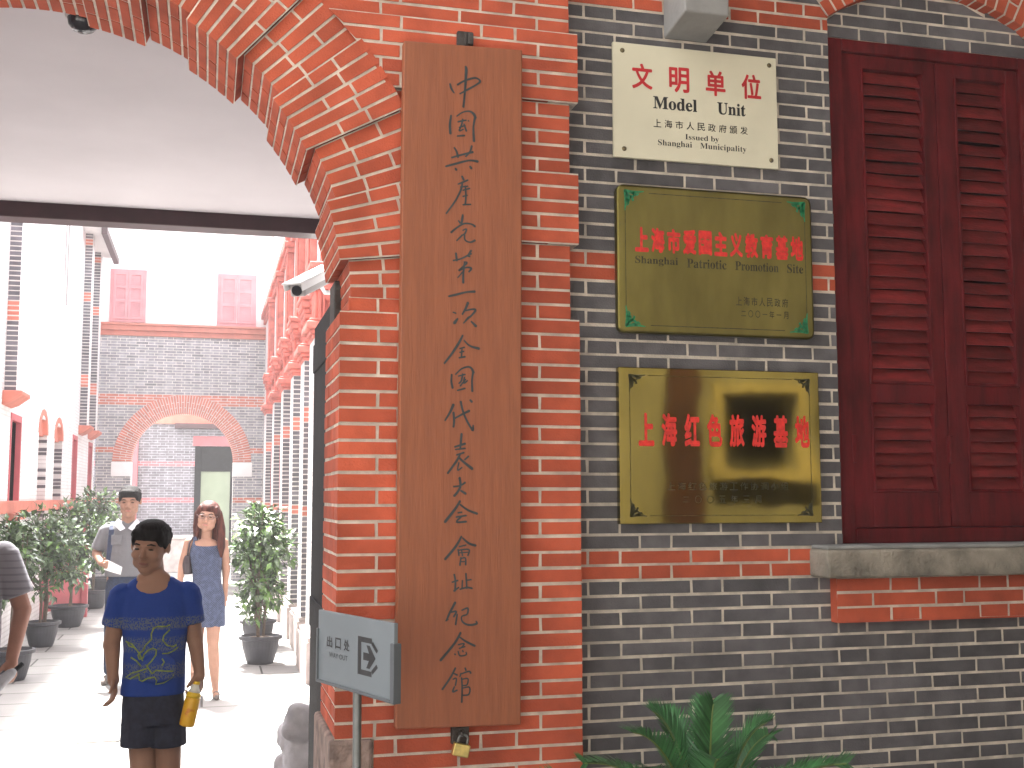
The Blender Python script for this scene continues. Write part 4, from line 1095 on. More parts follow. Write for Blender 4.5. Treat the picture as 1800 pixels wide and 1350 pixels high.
# carved stone behind the open gate leaf
def blob(name, prims, voxel, smooth, mats, parent=None, iters=6, fac=.5):
    mb = MB()
    for pr_ in prims:
        if pr_[0] == 'c':
            p0, p1, r0, r1 = Vector(pr_[1]), Vector(pr_[2]), pr_[3], pr_[4]
            d = p1-p0; L_ = max(d.length, 1e-5); d = d/L_
            pts, rr = [], []
            for j in range(5): a = math.pi/2*j/5; pts.append(p0-d*r0*math.cos(a)); rr.append(max(r0*math.sin(a), r0*.05))
            for j in range(5): pts.append(p0+(p1-p0)*j/4); rr.append(r0+(r1-r0)*j/4)
            for j in range(1, 6): a = math.pi/2*j/5; pts.append(p1+d*r1*math.sin(a)); rr.append(max(r1*math.cos(a), r1*.05))
            mb.tube(pts, rr, 14)
        elif pr_[0] == 't':      # tapered sleeve with a flat open-looking end
            p0, p1 = Vector(pr_[1]), Vector(pr_[2])
            mb.tube([p0+(p1-p0)*j/5 for j in range(6)], [pr_[3]+(pr_[4]-pr_[3])*j/5 for j in range(6)], 20)
        elif pr_[0] == 'e':
            c, r = Vector(pr_[1]), pr_[2]
            rot = pr_[3] if len(pr_) > 3 else Matrix.Identity(3)
            n1, n2 = 12, 20; i = len(mb.v)
            for a in range(n1+1):
                th = math.pi*min(max(a/n1, .01), .99)
                for b in range(n2):
                    ph = 2*math.pi*b/n2
                    mb.v.append(tuple(c+rot @ Vector((r[0]*math.sin(th)*math.cos(ph), r[1]*math.sin(th)*math.sin(ph), -r[2]*math.cos(th)))))
            for a in range(n1):
                for b in range(n2):
                    mb.f.append((i+a*n2+b, i+a*n2+(b+1) % n2, i+(a+1)*n2+(b+1) % n2, i+(a+1)*n2+b)); mb.m.append(0); mb.t.append(.5)
            mb.f.append(tuple(i+b for b in reversed(range(n2)))); mb.f.append(tuple(i+n1*n2+b for b in range(n2))); mb.m += [0, 0]; mb.t += [.5, .5]
        elif pr_[0] == 'l':      # loft of ellipses [(centre, rx, ry)], superelliptic
            L_ = pr_[1]; n2 = 24; i = len(mb.v)
            ex = pr_[2] if len(pr_) > 2 else 0.85
            for c, rx, ry in L_:
                for b in range(n2):
                    ph = 2*math.pi*b/n2; cs, sn = math.cos(ph), math.sin(ph)
                    mb.v.append((c[0]+rx*math.copysign(abs(cs)**ex, cs), c[1]+ry*math.copysign(abs(sn)**ex, sn), c[2]))
            for a in range(len(L_)-1):
                for b in range(n2):
                    mb.f.append((i+a*n2+b, i+a*n2+(b+1) % n2, i+(a+1)*n2+(b+1) % n2, i+(a+1)*n2+b)); mb.m.append(0); mb.t.append(.5)
            mb.f.append(tuple(i+b for b in reversed(range(n2)))); mb.f.append(tuple(i+(len(L_)-1)*n2+b for b in range(n2))); mb.m += [0, 0]; mb.t += [.5, .5]
    o = mb.build(name, mats, parent)
    rm = o.modifiers.new('r', 'REMESH'); rm.mode = 'VOXEL'; rm.voxel_size = voxel
    if smooth:
        sm = o.modifiers.new('s', 'SMOOTH'); sm.factor = fac; sm.iterations = iters
    dg = bpy.context.evaluated_depsgraph_get()
    me = bpy.data.meshes.new_from_object(o.evaluated_get(dg))
    o.modifiers.clear()
    old = o.data; o.data = me; bpy.data.meshes.remove(old)
    me.polygons.foreach_set('use_smooth', [True]*len(me.polygons))
    at = me.attributes.get('tint') or me.attributes.new('tint', 'FLOAT', 'FACE')
    return o
pr = [('e', (.47, 1.85, .22), (.15, .2, .24)), ('e', (.46, 1.8, .50), (.10, .15, .16)), ('e', (.44, 1.74, .66), (.085, .1, .09)), ('e', (.395, 1.70, .64), (.05, .05, .045)), ('e', (.42, 1.72, .72), (.05, .06, .04))]
q = random.Random(3)
for i in range(46):
    a = q.uniform(2.2, 5.6); z = q.uniform(.02, .70)
    rr = .155-.09*(z/.7)
    pr.append(('e', (.46+rr*math.cos(a), 1.82+rr*1.2*math.sin(a), z), (q.uniform(.022, .055), q.uniform(.022, .055), q.uniform(.02, .075))))
tag(blob('carved_stone', pr, .011, True, 'carved', iters=1), 'pale lumpy carved stone half hidden behind the black gate leaf', 'carving')

# ------------------------------------------------------------------ plants
def leaf(mb, p, d, n, L_, W_, m, t, bend=.25):
    s_ = d.cross(n).normalized(); n = s_.cross(d)
    mid = p+d*L_*.5+n*L_*.04; tip = p+d*L_-n*L_*bend*.6
    l_ = p+d*L_*.45+s_*W_*.5+n*W_*.22; r_ = p+d*L_*.45-s_*W_*.5+n*W_*.22
    mb.face([p, r_, mid], m, t); mb.face([r_, tip, mid], m, t); mb.face([p, mid, l_], m, t); mb.face([mid, tip, l_], m, t)
def shrub(name, label, loc, h, clumps, nleaf, seed, pr=.19, group=None, fresh=.3):
    q = random.Random(seed)
    t = thing(name, label, 'potted plant', loc, group)
    X, Y, Z = loc
    k = MB(); k.lathe([(0, 0), (pr*.62, 0), (pr*.70, .03), (pr*.88, .16), (pr*.93, .235), (pr*1.08, .245), (pr*1.10, .275), (pr*.95, .28), (pr*.90, .25), (0, .248)], loc, 30); k.build('pot', 'pot', t, smooth=False, bevel=.0)
    k = MB(); k.lathe([(pr*.91, .243), (pr*.5, .262), (0, .27)], loc, 20); k.build('earth', 'soil', t, smooth=True)
    k = MB()
    tips = []
    for s_ in range(3):
        a = q.uniform(0, 6.28)
        pts = [(X+.03*math.cos(a), Y+.03*math.sin(a), Z+.25)]
        for i in range(1, 6):
            f_ = i/5
            pts.append((X+(.03+.08*f_)*math.cos(a+f_)+q.uniform(-.015, .015), Y+(.03+.08*f_)*math.sin(a+f_), Z+.25+(h-.35)*f_))
        k.tube(pts, [.016-.0024*i for i in range(6)], 7)
        for (c, r, wgt) in clumps:
            b = Vector(pts[q.randrange(1, 5)])
            e = Vector((X+c[0], Y+c[1], Z+c[2]))
            k.tube([b, (b+e)/2+Vector((0, 0, -.02)), e], [.007, .005, .003], 5)
    k.build('stem', 'bark', t)
    k = MB(); wt = [c[2] for c in clumps]
    for i in range(nleaf):
        c, r, _ = q.choices(clumps, wt)[0]
        v = Vector((q.gauss(0, 1), q.gauss(0, 1), q.gauss(0, 1))).normalized()
        rr = q.random()**.5*(1.0+.18*math.sin(7*v.x+5*v.z+seed))
        p = Vector((X+c[0]+v.x*r[0]*rr, Y+c[1]+v.y*r[1]*rr, Z+c[2]+v.z*r[2]*rr))
        d = (v+Vector((q.gauss(0, .5), q.gauss(0, .5), q.gauss(-.15, .45)))).normalized()
        n = (Vector((0, 0, 1))+.6*v+Vector((q.gauss(0, .35), q.gauss(0, .35), q.gauss(0, .2)))).normalized()
        L_ = q.uniform(.065, .125)
        leaf(k, p, d, n, L_, L_*q.uniform(.42, .56), 1 if q.random() < fresh else 0, min(1, max(0, q.gauss(.5, .28))))
    k.build('foliage', ['leaf', 'leaf2'], t)
    return t
tall = [((-.02, 0, 1.36), (.24, .24, .24), 3.2), ((.10, .02, 1.12), (.24, .22, .22), 2.6), ((-.14, -.02, 1.08), (.16, .18, .16), 1.5), ((-.02, 0, .80), (.22, .2, .16), 1.6), ((-.14, 0, .62), (.12, .14, .10), .5), ((.10, 0, .68), (.14, .14, .1), .6), ((-.05, .05, .50), (.14, .12, .08), .3)]
shrub('potted_shrub', 'tall potted shrub on the right, nearest of the pots by the right wall', (.56, 8.42, .012), 1.6, tall, 1500, 11, .20, 'potted shrubs along the alley', .35)
shrub('potted_shrub', 'shrub in a pot just behind the nearest right hand potted shrub', (.60, 9.95, .012), 1.5, [((0, 0, 1.15), (.26, .26, .32), 3), ((.05, 0, .75), (.2, .2, .2), 1.5)], 800, 12, .19, 'potted shrubs along the alley', .35)
bush = [((-.10, 0, 1.30), (.28, .30, .24), 3), ((.18, -.04, 1.18), (.26, .26, .24), 2.6), ((-.28, .02, 1.02), (.22, .28, .24), 2), ((.05, -.1, .95), (.28, .24, .2), 2.2), ((.30, -.08, .80), (.22, .22, .13), 1.2), ((.02, -.05, .66), (.16, .16, .1), .5)]
shrub('potted_shrub', 'bushy potted shrub in the middle of the left row with a low leafy side branch', (-1.76, 10.43, .012), 1.5, bush, 1700, 21, .19, 'potted shrubs along the alley', .18)
shrub('potted_shrub', 'potted shrub in front of the red gate panel on the left', (-1.70, 12.45, .012), 1.6, [(Vector(c)*1.0+Vector((.08, 0, .06)), r, w_) for c, r, w_ in bush], 1500, 22, .23, 'potted shrubs along the alley', .3)
shrub('potted_shrub', 'potted shrub at the left edge, its pot behind the hand of the cropped man', (-1.70, 7.94, .012), 1.45, [((-.05, .1, 1.18), (.22, .3, .26), 3), ((-.2, .1, .85), (.2, .25, .2), 1.5)], 900, 23, .19, 'potted shrubs along the alley', .18)
shrub('potted_shrub', 'farthest potted shrub on the left, behind the head of the man with the backpack', (-1.62, 15.0, .012), 1.75, [((0, 0, 1.52), (.36, .34, .26), 3), ((.18, 0, 1.25), (.3, .3, .25), 2), ((-.2, 0, 1.1), (.3, .3, .25), 2)], 1400, 24, .22, 'potted shrubs along the alley', .4)

# cycad in its pot in front of the wall
CYC = (1.41, -.50, 0)
t = thing('cycad', 'dark green cycad with stiff feathery fronds below the brass plaques', 'plant', CYC)
k = MB(); k.lathe([(0, 0), (.15, 0), (.17, .03), (.20, .30), (.225, .31), (.23, .35), (.20, .352), (.19, .32), (0, .318)], CYC, 30); k.build('pot', 'pot', t, bevel=.003)
k = MB(); k.lathe([(.19, .315), (.1, .335), (0, .34)], CYC, 20); k.build('earth', 'soil', t, smooth=True)
k = MB(); k.lathe([(.085, .32), (.10, .40), (.095, .50), (.06, .55), (0.001, .565)], CYC, 20)
k.build('trunk', 'bark', t)
crown = Vector((1.41, -.50, .55))
tips = [(1.148, -.60, 1.035), (1.00, -.62, .965), (1.285, -.40, 1.05), (1.425, -.52, 1.085), (1.485, -.36, 1.055), (1.578, -.55, 1.03), (1.83, -.55, .90), (1.10, -.72, .96), (1.36, -.28, 1.02), (1.70, -.33, .95), (.95, -.35, .86), (1.45, -.95, .98), (1.75, -.85, .84), (1.05, -1.0, .80), (1.9, -.2, .80), (1.30, -.82, 1.0)]
q = random.Random(5)
for ti, tp in enumerate(tips):
    tp = Vector(tp)
    hd = Vector((tp.x-crown.x, tp.y-crown.y, 0))
    ctrl = crown+Vector((hd.x*.35, hd.y*.35, (tp.z-crown.z)*.72+.10))
    bz = lambda s_: crown*(1-s_)**2+ctrl*2*s_*(1-s_)+tp*s_*s_
    k = MB(); N_ = 14
    k.tube([bz(i/N_) for i in range(N_+1)], [.0052*(1-.6*i/N_) for i in range(N_+1)], 6)
    o = k.build('frond', 'rachis', t)
    k = MB(); n_ = 78
    outw = (hd.normalized() if hd.length > .03 else Vector((0, -1, 0)))
    for i in range(n_):
        s_ = .20+.80*i/(n_-1)
        p = bz(s_); d = (bz(min(1, s_+.02))-bz(max(0, s_-.02))).normalized()
        side = d.cross(outw); side = side.normalized() if side.length > .1 else d.cross(Vector((1, 0, 0))).normalized()
        upn = side.cross(d).normalized()
        if upn.z < 0 and abs(upn.z) > .3: upn = -upn
        ll = .110*(math.sin(math.pi*min(1, .12+.80*s_))**.6)*q.uniform(.9, 1.08)
        for sg in (-1, 1):
            dr = (d*(.80+.35*s_)+side*sg*.85+upn*.30+Vector((q.gauss(0, .04), q.gauss(0, .04), q.gauss(0, .04)))).normalized()
            wd_ = d*.0042
            tipl = p+dr*ll-upn*ll*.04
            midl = p+dr*ll*.6
            tt = min(1, max(0, q.gauss(.5, .25)))
            k.face([p-wd_, p+wd_, midl+wd_*.9, midl-wd_*.9], 0, tt); k.face([midl-wd_*.9, midl+wd_*.9, tipl], 0, tt)
    k.build('leaflets', 'cycad', o)
# ------------------------------------------------------------------ people
def skin(name, c): return mat(name, c, 0.55, 0.08, 12, spec=0.35)
M['skinB'] = skin('boy_skin', (0.30, 0.168, 0.112))
M['skinM'] = skin('man_skin', (0.27, 0.145, 0.098))
M['skinW'] = skin('woman_skin', (0.33, 0.18, 0.125))
M['skinD'] = skin('tanned_skin', (0.27, 0.135, 0.095))
M['hair'] = mat('black_hair', (0.010, 0.009, 0.009), 0.75, 0.4, 60, 0.5, 120, stretch=(1, 1, .3), spec=.15)
M['hairW'] = mat('reddish_brown_hair', (0.060, 0.014, 0.009), 0.6, 0.5, 50, 0.4, 120, stretch=(1, 1, .15), spec=.25)
M['eyew'] = mat('eye_white', (0.6, 0.58, 0.55), 0.3)
M['iris'] = mat('dark_iris', (0.015, 0.01, 0.008), 0.2)
M['lipB'] = mat('boy_lips', (0.24, 0.095, 0.075), 0.5)
M['lipM'] = mat('pink_lips', (0.42, 0.16, 0.13), 0.5)
M['shorts'] = mat('navy_shorts_cloth', (0.020, 0.023, 0.042), 0.9, 0.25, 40, 0.9, 18)
M['denim'] = mat('blue_denim', (0.014, 0.024, 0.055), 0.9, 0.3, 60, 0.9, 20)
M['greyshirt'] = mat('grey_shirt_cotton', (0.13, 0.13, 0.14), 0.9, 0.08, 8, 0.9, 16)
M['collar'] = mat('pale_collar_cotton', (0.62, 0.62, 0.66), 0.9)
M['strap'] = mat('navy_strap_webbing', (0.016, 0.026, 0.062), 0.8, 0.2, 60)
M['shoe'] = mat('grey_brown_shoe', (0.13, 0.11, 0.10), 0.7, 0.2, 30)
M['sole'] = mat('dark_sole', (0.03, 0.03, 0.04), 0.7)
M['silver'] = mat('spectacle_frame', (0.10, 0.06, 0.06), 0.3)
M['lime'] = mat('lime_print_ink', (0.20, 0.26, 0.045), 0.7, 0.3, 60)
M['bag'] = mat('dark_bag_leather', (0.03, 0.018, 0.022), 0.4)
M['orange'] = mat('orange_juice_label', (0.80, 0.45, 0.025), 0.3, col2=(0.62, 0.16, 0.02), scale=22, lo=.30, hi=.42)
M['yellow'] = mat('yellow_juice', (0.78, 0.52, 0.03), 0.25)
M['clear'] = mat('translucent_bottle', (0.72, 0.72, 0.62), 0.2)
M['umb'] = mat('grey_folded_umbrella', (0.20, 0.20, 0.21), 0.6, 0.2, 20)
def stripe_mat(name, base, alt, axis, freq, noise_s, thr, rough=.9, wav=3.0):
    m = mat(name, base, rough, 0.0, 1)
    t = m.node_tree; b = t.nodes['Principled BSDF']
    tc = [n for n in t.nodes if n.type == 'TEX_COORD'][0]
    mp = t.nodes.new('ShaderNodeMapping'); mp.inputs['Rotation'].default_value = axis
    wv = t.nodes.new('ShaderNodeTexWave'); wv.bands_direction = 'Z'; wv.inputs['Scale'].default_value = freq
    wv.inputs['Distortion'].default_value = wav; wv.inputs['Detail'].default_value = 2; wv.inputs['Detail Scale'].default_value = 2.0
    ns = t.nodes.new('ShaderNodeTexNoise'); ns.inputs['Scale'].default_value = noise_s; ns.inputs['Detail'].default_value = 3
    ml = t.nodes.new('ShaderNodeMath'); ml.operation = 'MULTIPLY'
    cr = t.nodes.new('ShaderNodeValToRGB'); cr.color_ramp.elements[0].position = thr; cr.color_ramp.elements[1].position = thr+.08
    cr.color_ramp.elements[0].color = (*base, 1); cr.color_ramp.elements[1].color = (*alt, 1)
    t.links.new(tc.outputs['Object'], mp.inputs['Vector']); t.links.new(mp.outputs[0], wv.inputs['Vector']); t.links.new(tc.outputs['Object'], ns.inputs['Vector'])
    t.links.new(wv.outputs['Fac'], ml.inputs[0]); t.links.new(ns.outputs['Fac'], ml.inputs[1]); t.links.new(ml.outputs[0], cr.inputs['Fac'])
    t.links.new(cr.outputs[0], b.inputs['Base Color'])
    return m
M['dress'] = stripe_mat('blue_woven_print_dress', (0.060, 0.076, 0.135), (0.010, 0.013, 0.032), (0, R(38), 0), 26, 30, .36, wav=1.5)
M['stripetee'] = stripe_mat('pale_grey_striped_tee', (0.20, 0.195, 0.215), (0.14, 0.135, 0.155), (0, 0, 0), 9, 1.0, .36, wav=.4)
# blue tee: printed grey bands across chest and belly
def tee_mat():
    m = mat('blue_tee_cotton', (0.008, 0.044, 0.25), .9, 0.0, 1, 0.9, 16)
    t = m.node_tree; b = t.nodes['Principled BSDF']; tc = [n for n in t.nodes if n.type == 'TEX_COORD'][0]
    sp = t.nodes.new('ShaderNodeSeparateXYZ'); t.links.new(tc.outputs['Object'], sp.inputs[0])
    cr = t.nodes.new('ShaderNodeValToRGB'); e = cr.color_ramp
    mr = t.nodes.new('ShaderNodeMapRange'); mr.inputs['From Min'].default_value = .82; mr.inputs['From Max'].default_value = 1.32
    t.links.new(sp.outputs['Z'], mr.inputs['Value']); t.links.new(mr.outputs[0], cr.inputs['Fac'])
    pos = [(0, 0), (.16, 0), (.18, .8), (.28, .8), (.31, .1), (.38, .1), (.41, .9), (.50, .7), (.53, 0), (.57, 0), (.59, 1), (.67, .8), (.69, 0), (1, 0)]
    e.elements[0].position = 0; e.elements[0].color = (0, 0, 0, 1); e.elements[1].position = 1; e.elements[1].color = (0, 0, 0, 1)
    for p_, v in pos[1:-1]:
        el = e.elements.new(p_); el.color = (v, v, v, 1)
    ns = t.nodes.new('ShaderNodeTexNoise'); ns.inputs['Scale'].default_value = 70; ns.inputs['Detail'].default_value = 3
    st = t.nodes.new('ShaderNodeMath'); st.operation = 'GREATER_THAN'; st.inputs[1].default_value = .49; t.links.new(ns.outputs['Fac'], st.inputs[0])
    ml = t.nodes.new('ShaderNodeMath'); ml.operation = 'MULTIPLY'; t.links.new(st.outputs[0], ml.inputs[0]); t.links.new(cr.outputs[0], ml.inputs[1])
    mx = t.nodes.new('ShaderNodeMix'); mx.data_type = 'RGBA'; mx.inputs[6].default_value = (0.008, 0.044, 0.25, 1); mx.inputs[7].default_value = (0.115, 0.135, 0.165, 1)
    t.links.new(ml.outputs[0], mx.inputs[0]); t.links.new(mx.outputs[2], b.inputs['Base Color'])
    return m
M['tee'] = tee_mat()

def head_prims(c, h, rot, female=False):
    c = Vector(c)
    T = lambda x, y, z: tuple(c+rot @ Vector((x*h, y*h, z*h)))
    E = lambda p, r: ('e', T(*p), tuple(a*h for a in r), rot)
    jw = .155 if not female else .125
    return T, [E((0, .07, .12), (.335, .42, .375)), E((0, -.10, -.10), (.295, .285, .35)), E((0, -.20, -.37), (jw, .14, .125)), E((.13, -.12, -.27), (.15, .18, .14)), E((-.13, -.12, -.27), (.15, .18, .14)),
        E((.16, -.27, -.10), (.11, .10, .10)), E((-.16, -.27, -.10), (.11, .10, .10)),
        ('c', T(0, -.365, .05), T(0, -.445, -.10), .028*h, .05*h), E((.045, -.405, -.125), (.042, .045, .034)), E((-.045, -.405, -.125), (.042, .045, .034)),
        E((0, -.33, .095), (.22, .07, .045)), E((0, -.365, -.235), (.095, .055, .028)), E((0, -.355, -.275), (.085, .055, .032)),
        E((.34, .05, -.01), (.045, .085, .115)), E((-.34, .05, -.01), (.045, .085, .115))]
def face_parts(root, T, h, rot, lip, glasses=False, iris='iris', closed=.5):
    for sx in (-1, 1):
        k = MB(); c = Vector(T(sx*.135, -.335, .02))
        pr_ = [(.052*math.sin(math.pi*j/8), .030*closed*-math.cos(math.pi*j/8)) for j in range(9)]
        tmp = MB(); tmp.lathe([(a*h, b*h) for a, b in pr_], (0, 0, 0), 14)
        k.v = [tuple(c+rot @ Vector((v[0], v[1]*.6-.018*h, v[2]))) for v in tmp.v]; k.f = tmp.f; k.m = tmp.m; k.t = tmp.t
        o = k.build('eye', 'iris', root, smooth=True)
        k = MB(); k.tube([T(sx*.065, -.378, .105), T(sx*.14, -.372, .125), T(sx*.215, -.335, .10)], [.014*h, .018*h, .010*h], 6); k.build('eyebrow', 'hair', root, smooth=True)
    k = MB(); k.tube([T(-.09, -.385, -.25), T(-.03, -.416, -.247), T(.03, -.416, -.247), T(.09, -.385, -.25)], [.010*h, .021*h, .021*h, .010*h], 6); k.build('lips', lip, root, smooth=True)
    if glasses:
        k = MB()
        for sx in (-1, 1):
            k.tube([T(sx*.145+.10*math.cos(a)*1.05, -.43, .015+.062*math.sin(a)) for a in [2*math.pi*i/16 for i in range(17)]], .008*h, 5)
            k.tube([T(sx*.25, -.43, .03), T(sx*.33, -.20, .04), T(sx*.34, .05, .04)], .008*h, 5)
        k.tube([T(-.045, -.435, .025), T(.045, -.435, .025)], .008*h, 5)
        k.build('glasses', 'silver', root, smooth=True)
def tufts(T, rot, h, seed, n=110, low=.10):
    q = random.Random(seed); out = []
    while len(out) < n:
        v = Vector((q.gauss(0, 1), q.gauss(.25, 1), q.gauss(.3, .8))).normalized()
        if v.z < low-.25*v.y-.1: continue
        if v.y < -.3 and v.z < .33: continue
        p = (v.x*.335, .09+v.y*.41, .205+v.z*.285)
        r = q.uniform(.032, .058)
        out.append(('e', T(*p), (r*h, r*h*1.3, r*h*.8), rot))
    return out
def hand_prims(w, d, s, size, curl=.5, thumb=1, spread=.25):
    # wrist point w, direction d, s = across the palm (towards the thumb side), n = palm normal the fingers curl to
    w, d, s = Vector(w), Vector(d).normalized(), Vector(s)
    s = (s-d*s.dot(d)).normalized(); n = d.cross(s)
    out = [('c', w, w+d*size*.18, .026*size/.17, .028*size/.17)]
    for o_ in (-.30, -.1, .1, .30): out.append(('c', w+d*size*.10+s*size*.10*o_/.3*.9, w+d*size*.48+s*size*.145*o_/.3, .0125*size/.17, .0115*size/.17))
    for i, (o_, l_) in enumerate(((-.30, .36), (-.1, .45), (.1, .48), (.30, .42))):
        b = w+d*size*.50+s*size*.145*o_/.3
        dd = (d+s*o_*spread).normalized(); a = curl*(1.0+.12*i)
        p = b; an = 0
        for j, f_ in enumerate((.45, .32, .23)):
            an += a*(.7 if j == 0 else 1.0)
            q_ = p+(dd*math.cos(an)+n*math.sin(an))*size*l_*f_
            out.append(('c', p, q_, (.0092-.0008*j)*size/.17, (.0086-.0009*j)*size/.17)); p = q_
    t0 = w+d*size*.14+s*size*.10*thumb; t1 = t0+(d*.75+s*.75*thumb+n*.35).normalized()*size*.22; t2 = t1+(d*.95+s*.2*thumb+n*.4*(1+curl)).normalized()*size*.20
    out += [('c', t0, t1, .0125*size/.17, .0105*size/.17), ('c', t1, t2, .0102*size/.17, .0085*size/.17)]
    return out
def shoe(root, heel, toe, name='shoe', m='shoe', w=.045):
    heel, toe = Vector(heel), Vector(toe)
    o = blob(name, [('c', heel+Vector((0, 0, .03)), heel*.4+toe*.6+Vector((0, 0, .02)), w*.75, w*.85), ('c', heel*.5+toe*.5+Vector((0, 0, .018)), toe, w*.85, w*.55)], .006, True, m, root)
    return o
def rotz(a, tx=0, ty=0): return Matrix.Rotation(a, 3, 'Z') @ Matrix.Rotation(tx, 3, 'X') @ Matrix.Rotation(ty, 3, 'Y')
def shift(pr_, o):
    o = Vector(o); out = []
    for p_ in pr_:
        if p_[0] in 'ct': out.append((p_[0], tuple(Vector(p_[1])+o), tuple(Vector(p_[2])+o), p_[3], p_[4]))
        elif p_[0] == 'e': out.append(('e', tuple(Vector(p_[1])+o))+tuple(p_[2:]))
        else: out.append(('l', [(tuple(Vector(c)+o), a, b) for c, a, b in p_[1]])+tuple(p_[2:]))
    return out

def cut(o, c, r, ymax):
    # neckline: remove the cloth inside an ellipse in front of the throat
    bm = bmesh.new(); bm.from_mesh(o.data); g_ = origin(o)
    dl = [f for f in bm.faces if ((f.calc_center_median().x+g_.x-c[0])/r[0])**2+((f.calc_center_median().z+g_.z-c[2])/r[1])**2 < 1 and f.calc_center_median().y+g_.y < ymax]
    bmesh.ops.delete(bm, geom=dl, context='FACES'); bm.to_mesh(o.data); bm.free()
# --- the boy
O = Vector((-0.20, 1.60, .012))
t = thing('person', 'boy in a blue printed tee and navy shorts walking out holding a yellow drink', 'person', tuple(O))
rot = rotz(R(-16), R(9), R(4))
hc = (-.030, -.02, 1.455); hh = .222
T, hp = head_prims(O+Vector(hc), hh, rot)
body = [('c', (-.012, .01, 1.28), (-.025, -.0, 1.40), .052, .050), ('l', [((0, .015, .80), .095, .065), ((0, .01, 1.0), .100, .065), ((0, .01, 1.2), .115, .07), ((0, .01, 1.29), .085, .055)]),
    ('c', (-.142, .012, 1.245), (-.178, .015, 1.04), .040, .036), ('c', (-.175, .015, 1.04), (-.165, -.02, .915), .036, .024),
    ('c', (.132, .012, 1.25), (.165, .02, 1.055), .040, .036), ('c', (.165, .02, 1.055), (.188, -.03, .925), .036, .024),
    ('c', (-.052, .01, .78), (-.030, -.01, .45), .062, .050), ('c', (-.028, -.02, .45), (-.028, .02, .09), .050, .034), ('c', (-.028, .02, .05), (-.035, -.13, .03), .036, .026),
    ('c', (.058, .012, .78), (.072, .025, .45), .062, .050), ('c', (.075, .03, .45), (.082, .12, .09), .050, .034), ('c', (.082, .12, .05), (.09, -.03, .03), .036, .026)]
body += [('e', (-.012, -.022, 1.275), (.085, .050, .060)), ('e', (-.012, -.012, 1.32), (.072, .045, .04))]
body += hand_prims((-.165, -.02, .925), (.10, -.05, -1), (.30, -1, 0), .155, .45, 1)
body += hand_prims((.188, -.03, .93), (-.02, -.12, -1), (-.55, -1, 0), .155, .72, 1)
b = blob('body', shift(body, O)+hp, .0052, True, 'skinB', t, iters=3)
face_parts(t, T, hh, rot, 'lipB', closed=.55)
E_ = lambda p, r: ('e', T(*p), tuple(a*hh for a in r), rot)
blob('hair', [E_((0, .085, .215), (.352, .432, .305)), E_((0, .30, .02), (.30, .24, .28)), E_((.29, .08, .12), (.075, .22, .18)), E_((-.29, .08, .12), (.075, .22, .18)), E_((0, -.22, .335), (.27, .13, .10)), E_((.17, -.17, .30), (.14, .14, .10)), E_((-.17, -.17, .30), (.14, .14, .10)), E_((.05, -.05, .45), (.25, .3, .10)), E_((.03, -.255, .275), (.23, .085, .085)), E_((.25, -.10, .17), (.075, .16, .15)), E_((-.25, -.10, .17), (.075, .16, .15))]+tufts(T, rot, hh, 1), .005, True, 'hair', t, iters=2)
shirt = [('l', [((-.003, .01, .832), .134, .098), ((0, .01, .92), .130, .096), ((0, .01, 1.02), .130, .097), ((0, .01, 1.12), .138, .098), ((-.002, .012, 1.20), .148, .094), ((-.004, .012, 1.262), .142, .082), ((-.008, .012, 1.305), .105, .068), ((-.010, .012, 1.325), .078, .060)], .9),
    ('c', (-.138, .012, 1.245), (-.146, .012, 1.22), .056, .058), ('t', (-.138, .012, 1.262), (-.168, .015, 1.118), .054, .056), ('c', (.128, .012, 1.25), (.136, .012, 1.225), .056, .058), ('t', (.128, .012, 1.267), (.152, .018, 1.122), .054, .056), ('e', (.02, -.09, .95), (.08, .02, .06))]
tee = blob('tee_shirt', shift(shirt, O), .006, True, 'tee', t, iters=3)
cut(tee, O+Vector((-.012, 0, 1.335)), (.070, .072), O.y+.005)
blob('shorts', shift([('l', [((0, .01, .86), .125, .092), ((0, .01, .76), .13, .096), ((.003, .008, .71), .129, .094)], .9), ('t', (-.052, .005, .78), (-.050, -.005, .618), .076, .081), ('t', (.058, .012, .78), (.062, .015, .612), .076, .081)], O), .007, True, 'shorts', t, iters=2)
# cut the rounded lower ends of shorts is left to the cloth's own hem; print on the shirt
bvh = BVHTree.FromPolygons([v.co for v in tee.data.vertices], [tuple(p.vertices) for p in tee.data.polygons])
g0 = origin(tee)
def onshirt(x, z):
    h_ = bvh.ray_cast(Vector((x, -1, z)), Vector((0, 1, 0)))
    return (h_[0].x+g0.x, h_[0].y-.0016+g0.y, h_[0].z+g0.z) if h_[0] else None
k = MB()
def scrib(pts, w_):
    P_ = [onshirt((a-300)*.00046*1.02-.003, 1.150-(b)*.000466) for a, b in pts]
    P_ = [p_ for p_ in P_ if p_]
    if len(P_) > 1: k.tube(P_, w_, 5)
for pts in ([(60, 190), (120, 215), (180, 290), (210, 350), (260, 410), (300, 470)], [(300, 70), (330, 55), (400, 60), (440, 45)], [(300, 70), (280, 120), (285, 170), (230, 225), (215, 270), (190, 285), (170, 310), (185, 345), (215, 335), (225, 300), (260, 265), (300, 250), (330, 265), (325, 310), (290, 360), (250, 400)],
            [(440, 90), (390, 140), (380, 180), (420, 230), (470, 245), (500, 230)], [(380, 300), (430, 300), (480, 280), (510, 255)], [(260, 420), (200, 440), (120, 470), (70, 510), (110, 520), (180, 480), (240, 450)],
            [(180, 470), (190, 530), (215, 540), (260, 510), (320, 500), (340, 530), (330, 570), (400, 560), (470, 520), (480, 490)], [(130, 240), (90, 230), (80, 205)], [(300, 470), (330, 440), (420, 450), (480, 455)], [(380, 340), (400, 370), (380, 400)], [(110, 330), (160, 360), (200, 400)]):
    scrib(pts, .0034)
k.build('lime_print', 'lime', tee)
